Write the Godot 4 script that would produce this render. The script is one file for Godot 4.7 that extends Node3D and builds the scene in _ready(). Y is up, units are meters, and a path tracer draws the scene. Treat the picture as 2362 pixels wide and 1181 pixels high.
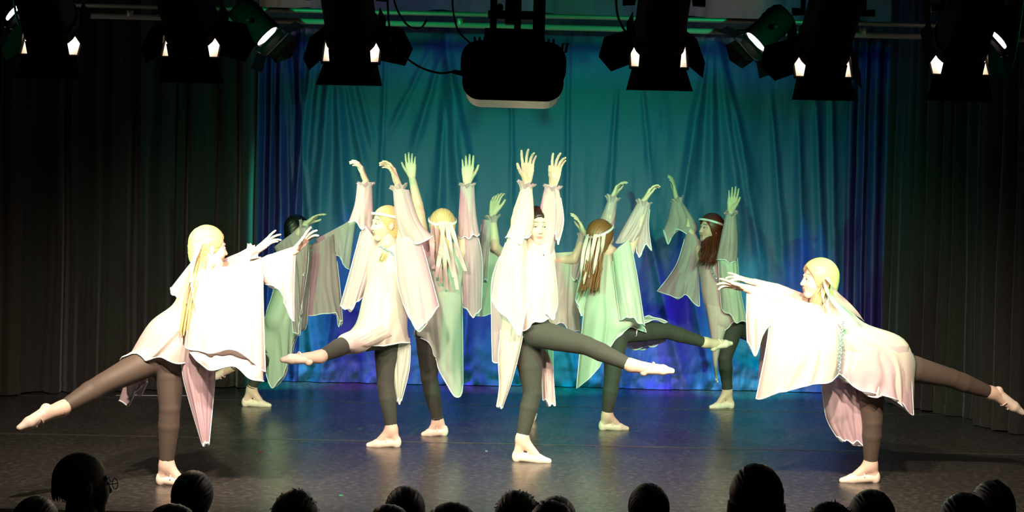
extends Node3D
# A school-theatre stage: nine dancers in pale chiffon, black curtains, a blue silk backdrop, stage lamps, an audience in the dark.
# Stage floor is y = 0, the audience sits lower, metres throughout; the camera looks towards -z.

const FOCAL := 3300.0
const EYE := Vector3(0, 1.5, 0)
var cam: Camera3D
var M := {}
var rng := RandomNumberGenerator.new()
var hand_shapes := []
var head_shape: Dictionary
var cap_shapes := {}
var lamp_glow := 16.0

func _ready() -> void:
	rng.seed = 11
	set_camera_and_light()
	make_materials()
	build_room()
	build_curtains()
	build_rig()
	build_projector()
	make_prototypes()
	build_dancers()
	build_audience()
	build_floor_marks()

func set_camera_and_light() -> void:
	cam = Camera3D.new()
	cam.name = "camera"
	cam.fov = rad_to_deg(2.0 * atan(590.5 / FOCAL))
	cam.near = 0.05
	cam.far = 60.0
	cam.position = EYE
	cam.rotation = Vector3(deg_to_rad(-1.2), 0, deg_to_rad(1.2))
	add_child(cam)
	var env := Environment.new()
	env.background_mode = Environment.BG_COLOR
	env.background_color = Color(0, 0, 0)
	env.tonemap_mode = Environment.TONE_MAPPER_LINEAR
	env.tonemap_exposure = 1.0
	env.sdfgi_enabled = true
	env.ssao_enabled = true
	env.ssil_enabled = true
	var we := WorldEnvironment.new()
	we.name = "world_environment"
	we.environment = env
	add_child(we)

# ------------------------------------------------------------------ helpers
func at(px: float, py: float, depth: float) -> Vector3:
	var d := cam.basis * Vector3((px - 1181.0) / FOCAL, -(py - 590.5) / FOCAL, -1.0)
	return EYE + d * (depth / -d.z)

func on_floor(px: float, py: float) -> Vector3:
	var d := cam.basis * Vector3((px - 1181.0) / FOCAL, -(py - 590.5) / FOCAL, -1.0)
	return EYE + d * (EYE.y / -d.y)

func numbered(called: String) -> String:
	if not has_node(NodePath(called)):
		return called
	var k := 1
	while has_node(NodePath("%s_%03d" % [called, k])):
		k += 1
	return "%s_%03d" % [called, k]

func tag(o: Node3D, label: String, category: String, group := "") -> void:
	o.set_meta("label", label)
	o.set_meta("category", category)
	if group:
		o.set_meta("group", group)

func thing(called: String, label: String, category: String, where: Vector3, group := "") -> Node3D:
	var o := Node3D.new()
	o.name = numbered(called)
	add_child(o)
	o.position = where
	tag(o, label, category, group)
	return o

func mesh_node(called: String, mesh: Mesh, m: Material, parent: Node) -> MeshInstance3D:
	var o := MeshInstance3D.new()
	o.name = numbered(called) if parent == self else called
	o.mesh = mesh
	o.material_override = m
	parent.add_child(o, true)
	return o

func structure(called: String, mesh: Mesh, m: Material, where := Vector3.ZERO, label := "") -> MeshInstance3D:
	var o := mesh_node(called, mesh, m, self)
	o.position = where
	o.set_meta("kind", "structure")
	if label:
		o.set_meta("label", label)
	return o

func box(sx: float, sy: float, sz: float) -> BoxMesh:
	var b := BoxMesh.new()
	b.size = Vector3(sx, sy, sz)
	return b

# a geometry buffer: positions, normals, colours, indices
func buf() -> Dictionary:
	return {"v": PackedVector3Array(), "n": PackedVector3Array(), "c": PackedColorArray(), "i": PackedInt32Array()}

func commit(b: Dictionary, origin := Vector3.ZERO, colours := false) -> ArrayMesh:
	var a := []
	a.resize(Mesh.ARRAY_MAX)
	var v: PackedVector3Array = b.v
	if origin != Vector3.ZERO:
		v = Transform3D(Basis(), -origin) * v
	a[Mesh.ARRAY_VERTEX] = v
	a[Mesh.ARRAY_NORMAL] = b.n
	if colours:
		a[Mesh.ARRAY_COLOR] = b.c
	a[Mesh.ARRAY_INDEX] = b.i
	var m := ArrayMesh.new()
	m.add_surface_from_arrays(Mesh.PRIMITIVE_TRIANGLES, a)
	return m

func join(b: Dictionary, o: Dictionary, t: Transform3D) -> void:
	var off: int = b.v.size()
	var flip := t.basis.determinant() < 0.0
	b.v.append_array(t * (o.v as PackedVector3Array))
	var nb := t.basis.inverse().transposed()
	for n: Vector3 in o.n:
		b.n.append((nb * n).normalized())
	b.c.append_array(o.c)
	var idx: PackedInt32Array = o.i
	for k in range(0, idx.size(), 3):
		b.i.append(idx[k] + off)
		b.i.append(idx[k + (2 if flip else 1)] + off)
		b.i.append(idx[k + (1 if flip else 2)] + off)

func shade(b: Dictionary, from: int, tri_from: int) -> void: # smooth normals for the vertices added since «from» (front faces run clockwise)
	var v: PackedVector3Array = b.v
	var n: PackedVector3Array = b.n
	var i: PackedInt32Array = b.i
	n.resize(v.size())
	for k in range(from, v.size()):
		n[k] = Vector3.ZERO
	for k in range(tri_from, i.size(), 3):
		var f := (v[i[k + 2]] - v[i[k]]).cross(v[i[k + 1]] - v[i[k]])
		n[i[k]] += f
		n[i[k + 1]] += f
		n[i[k + 2]] += f
	for k in range(from, v.size()):
		n[k] = n[k].normalized() if n[k].length_squared() > 0.0 else Vector3.UP
	b.n = n

func quad(b: Dictionary, p: int, q: int, r: int, s: int) -> void:
	b.i.append(p); b.i.append(q); b.i.append(r)
	b.i.append(p); b.i.append(r); b.i.append(s)

# a tube along points; radii per point; flat < 1 squeezes it along «side»
func tube(b: Dictionary, pts: Array, radii: Array, sides := 8, closed := false, col := Color.WHITE) -> void:
	var from: int = b.v.size()
	var tri: int = b.i.size()
	var n := pts.size()
	var up := Vector3.UP
	for k in n:
		var d: Vector3 = (pts[(k + 1) % n] - pts[(k - 1 + n) % n]) if closed else pts[mini(k + 1, n - 1)] - pts[maxi(k - 1, 0)]
		d = d.normalized() if d.length() > 1e-9 else Vector3.UP
		if k == 0:
			up = Vector3.UP if absf(d.y) < 0.9 else Vector3.RIGHT
		var side := d.cross(up).normalized()
		up = side.cross(d).normalized()
		var r: float = radii[mini(k, radii.size() - 1)]
		for j in sides:
			var w := TAU * j / sides
			b.v.append(pts[k] + (side * cos(w) + up * sin(w)) * r)
			b.c.append(col)
	var rows := n if closed else n - 1
	for k in rows:
		var k2 := (k + 1) % n
		for j in sides:
			var j2 := (j + 1) % sides
			quad(b, from + k * sides + j, from + k2 * sides + j, from + k2 * sides + j2, from + k * sides + j2)
	if not closed:
		for e in [0, n - 1]:
			var c: int = b.v.size()
			b.v.append(pts[e]); b.c.append(col)
			for j in sides:
				var j2 := (j + 1) % sides
				b.i.append(c)
				b.i.append(from + e * sides + (j if e == 0 else j2))
				b.i.append(from + e * sides + (j2 if e == 0 else j))
	shade(b, from, tri)

# a box with chamfered edges, turned and placed by t
func block(b: Dictionary, size: Vector3, t: Transform3D, ch := 0.004) -> void:
	var h := size * 0.5
	ch = minf(ch, 0.45 * minf(size.x, minf(size.y, size.z)))
	var faces := [[0, 1, 2], [1, 2, 0], [2, 0, 1]]
	var put := func(poly: Array, out: Vector3):
		var f: int = b.v.size()
		if (poly[1] - poly[0]).cross(poly[2] - poly[0]).dot(out) > 0:
			poly.reverse()
		var nn := (t.basis * out).normalized()
		for p: Vector3 in poly:
			b.v.append(t * p); b.n.append(nn); b.c.append(Color.WHITE)
		for k in range(1, poly.size() - 1):
			b.i.append(f); b.i.append(f + k); b.i.append(f + k + 1)
	for a in faces:
		for s in [-1.0, 1.0]:
			var poly := []
			for c in [[-1, -1], [1, -1], [1, 1], [-1, 1]]:
				var p := Vector3.ZERO
				p[a[0]] = s * h[a[0]]
				p[a[1]] = c[0] * (h[a[1]] - ch)
				p[a[2]] = c[1] * (h[a[2]] - ch)
				poly.append(p)
			var o := Vector3.ZERO
			o[a[0]] = s
			put.call(poly, o)
			for s2 in [-1.0, 1.0]: # edge between axis a0 and a1
				var e := []
				for c in [[0, -1], [0, 1], [1, 1], [1, -1]]:
					var p := Vector3.ZERO
					p[a[0]] = s * (h[a[0]] - (0.0 if c[0] == 0 else ch))
					p[a[1]] = s2 * (h[a[1]] - (ch if c[0] == 0 else 0.0))
					p[a[2]] = c[1] * (h[a[2]] - ch)
					e.append(p)
				var o2 := Vector3.ZERO
				o2[a[0]] = s
				o2[a[1]] = s2
				put.call(e, o2)
	for sx in [-1.0, 1.0]:
		for sy in [-1.0, 1.0]:
			for sz in [-1.0, 1.0]:
				var s3 := Vector3(sx, sy, sz)
				var tri := []
				for k in 3:
					var p := (h - Vector3.ONE * ch) * s3
					p[k] = h[k] * s3[k]
					tri.append(p)
				put.call(tri, s3)

# a body of revolution about the local z axis: profile of [z, radius]
func lathe(b: Dictionary, profile: Array, t: Transform3D, sides := 28, square := 0.0) -> void:
	for k in profile.size() - 1: # each band has its own vertices: crisp edges
		var from: int = b.v.size()
		var tri: int = b.i.size()
		for e in 2:
			var z: float = profile[k + e][0]
			var r: float = profile[k + e][1]
			for j in sides:
				var w := TAU * j / sides
				var c := Vector2(cos(w), sin(w))
				if square > 0.0:
					c = c.lerp(c / maxf(absf(c.x), absf(c.y)), square)
				b.v.append(t * Vector3(c.x * r, c.y * r, z))
				b.c.append(Color.WHITE)
		for j in sides:
			var j2 := (j + 1) % sides
			quad(b, from + j, from + j2, from + sides + j2, from + sides + j)
		shade(b, from, tri)

# a flat plate: polygon in local xy, extruded along z
func plate(b: Dictionary, poly: Array, thick: float, t: Transform3D) -> void:
	var n := poly.size()
	var area := 0.0
	for k in n:
		area += poly[k].x * poly[(k + 1) % n].y - poly[(k + 1) % n].x * poly[k].y
	if area < 0:
		poly = poly.duplicate()
		poly.reverse()
	for s in [1.0, -1.0]:
		var f: int = b.v.size()
		for p: Vector2 in poly:
			b.v.append(t * Vector3(p.x, p.y, s * thick * 0.5))
			b.n.append((t.basis.z * s).normalized()); b.c.append(Color.WHITE)
		for k in range(1, n - 1):
			b.i.append(f)
			b.i.append(f + (k + 1 if s > 0 else k))
			b.i.append(f + (k if s > 0 else k + 1))
	for k in n:
		var f: int = b.v.size()
		var p: Vector2 = poly[k]
		var q: Vector2 = poly[(k + 1) % n]
		var nn := (t.basis * Vector3(q.y - p.y, p.x - q.x, 0)).normalized()
		for w in [[p, 0.5], [q, 0.5], [q, -0.5], [p, -0.5]]:
			b.v.append(t * Vector3(w[0].x, w[0].y, w[1] * thick)); b.n.append(nn); b.c.append(Color.WHITE)
		quad(b, f, f + 1, f + 2, f + 3)

# ------------------------------------------------------------------ signed distance fields, meshed as surface nets
func field(lo: Vector3, hi: Vector3, cell: float) -> Dictionary:
	var nx := int(ceil((hi.x - lo.x) / cell)) + 3
	var ny := int(ceil((hi.y - lo.y) / cell)) + 3
	var nz := int(ceil((hi.z - lo.z) / cell)) + 3
	var f := PackedFloat32Array()
	f.resize(nx * ny * nz)
	f.fill(1.0)
	var a := PackedInt32Array()
	a.resize(ny * nz)
	a.fill(100000)
	var z := PackedInt32Array()
	z.resize(ny * nz)
	z.fill(-1)
	return {"f": f, "nx": nx, "ny": ny, "nz": nz, "lo": lo - Vector3.ONE * cell, "cell": cell, "a": a, "z": z}

func add_capsule(g: Dictionary, a: Vector3, b: Vector3, ra: float, rb: float, k: float, cut := false) -> void:
	var cell: float = g.cell
	var lo: Vector3 = g.lo
	var nx: int = g.nx
	var ny: int = g.ny
	var nz: int = g.nz
	var m := maxf(ra, rb) + k + 2.5 * cell
	var p0 := (a.min(b) - Vector3.ONE * m - lo) / cell
	var p1 := (a.max(b) + Vector3.ONE * m - lo) / cell
	var x0 := clampi(int(p0.x), 0, nx - 1)
	var x1 := clampi(int(p1.x) + 1, 0, nx - 1)
	var y0 := clampi(int(p0.y), 0, ny - 1)
	var y1 := clampi(int(p1.y) + 1, 0, ny - 1)
	var z0 := clampi(int(p0.z), 0, nz - 1)
	var z1 := clampi(int(p1.z) + 1, 0, nz - 1)
	var ab := b - a
	var inv := 1.0 / maxf(ab.length_squared(), 1e-9)
	var f: PackedFloat32Array = g.f
	g.f = PackedFloat32Array()
	var ga: PackedInt32Array = g.a
	var gz: PackedInt32Array = g.z
	var dr := rb - ra
	for z in range(z0, z1 + 1):
		for y in range(y0, y1 + 1):
			var row := z * ny + y
			var base := row * nx
			if not cut:
				ga[row] = mini(ga[row], x0)
				gz[row] = maxi(gz[row], x1)
			var ap := lo + Vector3(x0, y, z) * cell - a
			var step := Vector3(cell, 0, 0)
			for x in range(x0, x1 + 1):
				var t := clampf(ap.dot(ab) * inv, 0.0, 1.0)
				var d := (ap - ab * t).length() - ra - dr * t
				ap += step
				if d > m:
					continue
				var o := f[base + x]
				if cut:
					d = -d
					var h := k - absf(d - o)
					f[base + x] = maxf(d, o) + (h * h * 0.25 / k if h > 0.0 else 0.0)
				else:
					var h := k - absf(d - o)
					f[base + x] = minf(d, o) - (h * h * 0.25 / k if h > 0.0 else 0.0)
	g.f = f
	g.a = ga
	g.z = gz

func add_ellipsoid(g: Dictionary, c: Vector3, r: Vector3, k: float, turn := Basis()) -> void:
	var cell: float = g.cell
	var lo: Vector3 = g.lo
	var nx: int = g.nx
	var ny: int = g.ny
	var nz: int = g.nz
	var m := maxf(r.x, maxf(r.y, r.z)) + k + 2.5 * cell
	var p0 := (c - Vector3.ONE * m - lo) / cell
	var p1 := (c + Vector3.ONE * m - lo) / cell
	var inv := turn.inverse()
	var f: PackedFloat32Array = g.f
	g.f = PackedFloat32Array()
	for z in range(clampi(int(p0.z), 0, nz - 1), clampi(int(p1.z) + 1, 0, nz - 1) + 1):
		for y in range(clampi(int(p0.y), 0, ny - 1), clampi(int(p1.y) + 1, 0, ny - 1) + 1):
			var row := z * ny + y
			var x0 := clampi(int(p0.x), 0, nx - 1)
			var x1 := clampi(int(p1.x) + 1, 0, nx - 1)
			g.a[row] = mini(g.a[row], x0)
			g.z[row] = maxi(g.z[row], x1)
			for x in range(x0, x1 + 1):
				var q := inv * (lo + Vector3(x, y, z) * cell - c)
				var k0 := (q / r).length()
				var k1 := (q / (r * r)).length()
				var d := k0 * (k0 - 1.0) / k1 if k1 > 1e-6 else -minf(r.x, minf(r.y, r.z))
				var o := f[row * nx + x]
				var h := k - absf(d - o)
				f[row * nx + x] = minf(d, o) - (h * h * 0.25 / k if h > 0.0 else 0.0)
	g.f = f

func net(g: Dictionary, col := Color.WHITE, colour = null) -> Dictionary:
	var b := buf()
	var f: PackedFloat32Array = g.f
	var nx: int = g.nx
	var ny: int = g.ny
	var nz: int = g.nz
	var cell: float = g.cell
	var lo: Vector3 = g.lo
	var sy := nx
	var sz := nx * ny
	var ids := {}
	var v := PackedVector3Array()
	var n := PackedVector3Array()
	var c := PackedColorArray()
	var idx := PackedInt32Array()
	var far := 2.2 * cell
	for z in nz - 1:
		for y in ny - 1:
			var row := z * ny + y
			for x in range(maxi(0, g.a[row] - 1), mini(nx - 1, g.z[row] + 1)):
				var i := row * nx + x
				var f0 := f[i]
				if f0 > far or f0 < -far:
					continue
				var f1 := f[i + 1]
				var f2 := f[i + sy]
				var f3 := f[i + sy + 1]
				var f4 := f[i + sz]
				var f5 := f[i + sz + 1]
				var f6 := f[i + sz + sy]
				var f7 := f[i + sz + sy + 1]
				var mask := int(f0 < 0) + int(f1 < 0) + int(f2 < 0) + int(f3 < 0) + int(f4 < 0) + int(f5 < 0) + int(f6 < 0) + int(f7 < 0)
				if mask == 0 or mask == 8:
					continue
				var s := Vector3.ZERO
				var q := 0
				if (f0 < 0) != (f1 < 0): s += Vector3(f0 / (f0 - f1), 0, 0); q += 1
				if (f2 < 0) != (f3 < 0): s += Vector3(f2 / (f2 - f3), 1, 0); q += 1
				if (f4 < 0) != (f5 < 0): s += Vector3(f4 / (f4 - f5), 0, 1); q += 1
				if (f6 < 0) != (f7 < 0): s += Vector3(f6 / (f6 - f7), 1, 1); q += 1
				if (f0 < 0) != (f2 < 0): s += Vector3(0, f0 / (f0 - f2), 0); q += 1
				if (f1 < 0) != (f3 < 0): s += Vector3(1, f1 / (f1 - f3), 0); q += 1
				if (f4 < 0) != (f6 < 0): s += Vector3(0, f4 / (f4 - f6), 1); q += 1
				if (f5 < 0) != (f7 < 0): s += Vector3(1, f5 / (f5 - f7), 1); q += 1
				if (f0 < 0) != (f4 < 0): s += Vector3(0, 0, f0 / (f0 - f4)); q += 1
				if (f1 < 0) != (f5 < 0): s += Vector3(1, 0, f1 / (f1 - f5)); q += 1
				if (f2 < 0) != (f6 < 0): s += Vector3(0, 1, f2 / (f2 - f6)); q += 1
				if (f3 < 0) != (f7 < 0): s += Vector3(1, 1, f3 / (f3 - f7)); q += 1
				var p := lo + (Vector3(x, y, z) + s / q) * cell
				ids[i] = v.size()
				v.append(p)
				n.append(Vector3(f1 + f3 + f5 + f7 - f0 - f2 - f4 - f6, f2 + f3 + f6 + f7 - f0 - f1 - f4 - f5, f4 + f5 + f6 + f7 - f0 - f1 - f2 - f3).normalized())
				c.append(colour.call(p) if colour != null else col)
				# quads round the edges that leave this cell's first corner
				if x > 0 and y > 0 and z > 0:
					for e in 3:
						var fe := f1 if e == 0 else f2 if e == 1 else f4
						if (f0 < 0) == (fe < 0):
							continue
						var u := sy if e == 0 else sz if e == 1 else 1
						var w := sz if e == 0 else 1 if e == 1 else sy
						if not (ids.has(i - u) and ids.has(i - w) and ids.has(i - u - w)):
							continue
						var p0: int = ids[i]
						var p1: int = ids[i - u]
						var p2: int = ids[i - u - w]
						var p3: int = ids[i - w]
						if f0 < 0:
							idx.append(p0); idx.append(p3); idx.append(p2)
							idx.append(p0); idx.append(p2); idx.append(p1)
						else:
							idx.append(p0); idx.append(p1); idx.append(p2)
							idx.append(p0); idx.append(p2); idx.append(p3)
	b.v = v
	b.n = n
	b.c = c
	b.i = idx
	return b

# bones: [a, b, ra, rb, blend]
func flesh(bones: Array, cell: float, col: Color, grow := 0.0) -> Dictionary:
	var lo := Vector3.ONE * 1e9
	var hi := -lo
	for o in bones:
		var r := Vector3.ONE * (maxf(o[2], o[3]) + grow + 0.02)
		lo = lo.min((o[0] as Vector3).min(o[1]) - r)
		hi = hi.max((o[0] as Vector3).max(o[1]) + r)
	var g := field(lo, hi, cell)
	for o in bones:
		add_capsule(g, o[0], o[1], o[2] + grow, o[3] + grow, o[4])
	return net(g, col)

# ------------------------------------------------------------------ materials
func mat(called: String, col: Color, rough: float, metal := 0.0) -> StandardMaterial3D:
	var m := StandardMaterial3D.new()
	m.resource_name = called
	m.albedo_color = col
	m.roughness = rough
	m.metallic = metal
	M[called] = m
	return m

func noise_tex(freq: float, seed_: int, size := 512, ramp: Gradient = null, normal := false, strength := 4.0, stretch := Vector2.ONE) -> NoiseTexture2D:
	var n := FastNoiseLite.new()
	n.seed = seed_
	n.frequency = freq
	n.fractal_octaves = 5
	var t := NoiseTexture2D.new()
	t.width = int(size * stretch.x)
	t.height = int(size * stretch.y)
	t.seamless = true
	t.noise = n
	if ramp:
		t.color_ramp = ramp
	if normal:
		t.as_normal_map = true
		t.bump_strength = strength
	return t

func ramp(stops: Array) -> Gradient:
	var g := Gradient.new()
	var o := PackedFloat32Array()
	var c := PackedColorArray()
	for s in stops:
		o.append(s[0])
		c.append(s[1])
	g.offsets = o
	g.colors = c
	return g

func make_materials() -> void:
	var m := mat("skin", Color(1, 1, 1), 0.55)
	m.vertex_color_use_as_albedo = true
	m = mat("audience_skin", Color(0.42, 0.30, 0.25), 0.6)
	# dance vinyl: near black, scuffed and dusty
	m = mat("dance_vinyl", Color(1, 1, 1), 1.0)
	m.albedo_texture = noise_tex(0.03, 3, 1024, ramp([[0.0, Color(0.19, 0.187, 0.18)], [0.5, Color(0.22, 0.215, 0.205)], [0.64, Color(0.255, 0.25, 0.235)], [1.0, Color(0.35, 0.34, 0.315)]]))
	m.roughness_texture = noise_tex(0.02, 8, 512, ramp([[0.0, Color(0.25, 0.25, 0.25)], [0.5, Color(0.27, 0.27, 0.27)], [1.0, Color(0.30, 0.30, 0.30)]]))
	m.uv1_triplanar = true
	m.uv1_world_triplanar = true
	m.uv1_scale = Vector3(0.6, 0.6, 0.6)
	m.metallic_specular = 0.37
	mat("seam_tape", Color(0.31, 0.305, 0.29), 0.35)
	# black wool and velvet of the masking curtains
	m = mat("black_velour", Color(1, 1, 1), 0.9)
	m.albedo_texture = noise_tex(0.05, 21, 512, ramp([[0.0, Color(0.085, 0.08, 0.075)], [1.0, Color(0.15, 0.14, 0.125)]]))
	m.uv1_triplanar = true
	m.uv1_scale = Vector3(2, 0.35, 2)
	m.rim_enabled = true
	m.rim = 0.35
	m.rim_tint = 0.6
	m = mat("brown_velour", Color(0.17, 0.14, 0.115), 0.9)
	m.rim_enabled = true
	m.rim = 0.35
	m = mat("teal_silk", Color(0.20, 0.38, 0.58), 0.55)
	m.normal_enabled = true
	m.normal_texture = noise_tex(0.03, 5, 512, null, true, 3.0)
	m.normal_scale = 0.25
	m.uv1_triplanar = true
	m.uv1_scale = Vector3(1.2, 0.8, 1.2)
	m = mat("violet_silk", Color(0.18, 0.18, 0.48), 0.55)
	m.normal_enabled = true
	m.normal_texture = (M.teal_silk as StandardMaterial3D).normal_texture
	m.normal_scale = 0.25
	m.uv1_triplanar = true
	m = mat("border_cloth", Color(0.42, 0.38, 0.36), 0.8)
	# the costumes
	for s in [["lilac_chiffon", Color(0.80, 0.69, 0.73), 0.78], ["pearl_chiffon", Color(0.82, 0.76, 0.74), 0.93], ["sage_chiffon", Color(0.76, 0.80, 0.74), 0.86], ["mauve_chiffon", Color(0.72, 0.62, 0.65), 0.80]]:
		m = mat(s[0], Color(s[1], s[2]), 0.55)
		m.transparency = BaseMaterial3D.TRANSPARENCY_ALPHA
		m.backlight_enabled = true
		m.backlight = Color(0.30, 0.29, 0.29)
		m.rim_enabled = true
		m.rim = 0.3
		m.cull_mode = BaseMaterial3D.CULL_DISABLED
	mat("rolled_hem", Color(0.86, 0.90, 0.93), 0.45)
	mat("sequin_braid", Color(0.75, 0.80, 0.88), 0.25, 0.6)
	mat("ribbon_cloth", Color(0.84, 0.78, 0.76), 0.5)
	m = mat("black_leggings", Color(0.225, 0.235, 0.21), 0.8)
	m.rim_enabled = true
	m.rim = 0.2
	m = mat("sheer_tights", Color(0.32, 0.275, 0.245), 0.6)
	m.rim_enabled = true
	m.rim = 0.2
	mat("shoe_leather", Color(0.95, 0.88, 0.82), 0.5)
	mat("white_band", Color(0.90, 0.90, 0.92), 0.4)
	for s in [["blonde_hair", Color(0.77, 0.66, 0.47)], ["brown_hair", Color(0.50, 0.32, 0.18)], ["dark_hair", Color(0.16, 0.085, 0.06)], ["auburn_hair", Color(0.36, 0.17, 0.10)], ["black_hair", Color(0.05, 0.04, 0.038)], ["grey_hair", Color(0.20, 0.18, 0.165)]]:
		mat(s[0], s[1], 0.42).vertex_color_use_as_albedo = true
	# rig
	mat("black_enamel", Color(0.04, 0.04, 0.042), 0.7).metallic_specular = 0.2
	mat("black_iron", Color(0.05, 0.048, 0.045), 0.6, 0.3)
	m = mat("frost_sheet", Color(0.93, 0.92, 0.90), 0.7)
	m.backlight_enabled = true
	m.backlight = Color(0.5, 0.5, 0.5)
	mat("bare_steel", Color(0.62, 0.60, 0.57), 0.45, 0.5)
	mat("white_plastic", Color(0.86, 0.85, 0.82), 0.4)
	mat("black_rubber", Color(0.03, 0.03, 0.03), 0.6)
	mat("grey_paint", Color(0.55, 0.54, 0.52), 0.6)
	mat("dark_plaster", Color(0.09, 0.085, 0.08), 0.9)
	mat("auditorium_carpet", Color(0.10, 0.07, 0.07), 0.95)
	mat("dark_cloth", Color(0.07, 0.07, 0.08), 0.85)
	mat("black_wood", Color(0.06, 0.06, 0.06), 0.6)

# ------------------------------------------------------------------ the room
const FRONT := -7.3   # stage edge
const BACK := -13.95
func build_room() -> void:
	# stage: a black deck under three rolls of dance vinyl that meet in taped seams
	var deck := structure("floor", box(12.0, 0.75, FRONT - BACK), M.black_wood, Vector3(0, -0.378, (FRONT + BACK) / 2), "black stage deck covered with scuffed black dance vinyl")
	var edges := [FRONT, -7.75, -9.82, -11.92, BACK]
	for k in 4:
		var b := buf()
		var w: float = edges[k] - edges[k + 1] - 0.006
		block(b, Vector3(11.99, 0.003, w), Transform3D(Basis(), Vector3(0, 0.3765, (edges[k] + edges[k + 1]) / 2 - deck.position.z)), 0.001)
		mesh_node("vinyl_strip", commit(b), M.dance_vinyl, deck)
		if k > 1: # clear tape over the seam
			b = buf()
			block(b, Vector3(11.98, 0.0012, 0.035), Transform3D(Basis(), Vector3(0, 0.3790, edges[k] - deck.position.z)), 0.0004)
			mesh_node("seam_tape", commit(b), M.seam_tape, deck)
	structure("floor_auditorium", box(12.0, 0.2, 10.3), M.auditorium_carpet, Vector3(0, -0.85, -2.12), "dark auditorium floor in front of the stage")
	structure("wall_left", box(0.2, 5.4, 17.4), M.dark_plaster, Vector3(-6.1, 1.75, -5.6))
	structure("wall_right", box(0.2, 5.4, 17.4), M.dark_plaster, Vector3(6.1, 1.75, -5.6))
	structure("wall_back", box(12.4, 5.4, 0.2), M.dark_plaster, Vector3(0, 1.75, BACK - 0.15))
	structure("wall_auditorium", box(12.4, 5.4, 0.2), M.dark_plaster, Vector3(0, 1.75, 3.1))
	structure("ceiling", box(12.4, 0.2, 17.4), M.dark_plaster, Vector3(0, 4.55, -5.6))

# ------------------------------------------------------------------ curtains
# a hanging cloth: along «path» (x, z points) from y0 up to y1; folds given by a callable (s, v) -> depth
func hanging(path: Array, y0: float, y1: float, nu: int, nv: int, fold: Callable, hem = null) -> Dictionary:
	var b := buf()
	var len_ := [0.0]
	for k in path.size() - 1:
		len_.append(len_[k] + (path[k + 1] as Vector2).distance_to(path[k]))
	var total: float = len_[-1]
	for j in nv + 1:
		var v := float(j) / nv
		for i in nu + 1:
			var s := total * i / nu
			var k := 0
			while k < path.size() - 2 and s > len_[k + 1]:
				k += 1
			var a: Vector2 = path[k]
			var c: Vector2 = path[k + 1]
			var p := a.lerp(c, (s - len_[k]) / (len_[k + 1] - len_[k]))
			var d := (c - a).normalized()
			var out := Vector2(-d.y, d.x)
			if out.y < 0:
				out = -out
			p += out * float(fold.call(s, v))
			var yb := y0 + (float(hem.call(s)) if hem != null else 0.0)
			b.v.append(Vector3(p.x, lerpf(yb, y1, v), p.y))
			b.c.append(Color.WHITE)
	for j in nv:
		for i in nu:
			var q := j * (nu + 1) + i
			quad(b, q, q + nu + 1, q + nu + 2, q + 1)
	shade(b, 0, 0)
	return b

func drop(called: String, label: String, path: Array, y0: float, y1: float, wave: float, amp: float, m: Material, seed_: int) -> void:
	var n := FastNoiseLite.new()
	n.seed = seed_
	n.frequency = 1.0
	n.fractal_octaves = 2
	var total := 0.0
	for k in path.size() - 1:
		total += (path[k + 1] as Vector2).distance_to(path[k])
	var fold := func(s: float, v: float) -> float:
		var ph := s / wave + 1.1 * n.get_noise_2d(s * 1.7, 3.0) + 0.16 * n.get_noise_2d(s * 2.0, v * 1.5)
		var w := sin(TAU * ph)
		var a := amp * (0.75 + 0.6 * n.get_noise_2d(s * 2.3, 40.0)) * (1.0 + 0.35 * (1.0 - v) * (1.0 - v))
		return a * (w * 0.8 + 0.25 * sin(TAU * ph * 2.0 + 1.0)) + amp * 0.35 * n.get_noise_2d(s * 6.0, v * 1.2)
	var hem := func(s: float) -> float: return 0.012 + 0.012 * n.get_noise_2d(s * 3.0, 9.0)
	var b := hanging(path, y0, y1, int(total / wave * 22), 18, fold, hem)
	var o := Vector3(path[0].x, y0, path[0].y)
	var t := thing(called, label, "curtain", o, "")
	mesh_node("drape", commit(b, o), m, t)
	# the doubled hem at the foot
	var hb := hanging(path, y0, y0 + 0.09, int(total / wave * 22), 1, func(s: float, v: float) -> float: return float(fold.call(s, v * 0.02)) + 0.006, hem)
	mesh_node("hem", commit(hb, o), m, t)

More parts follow.
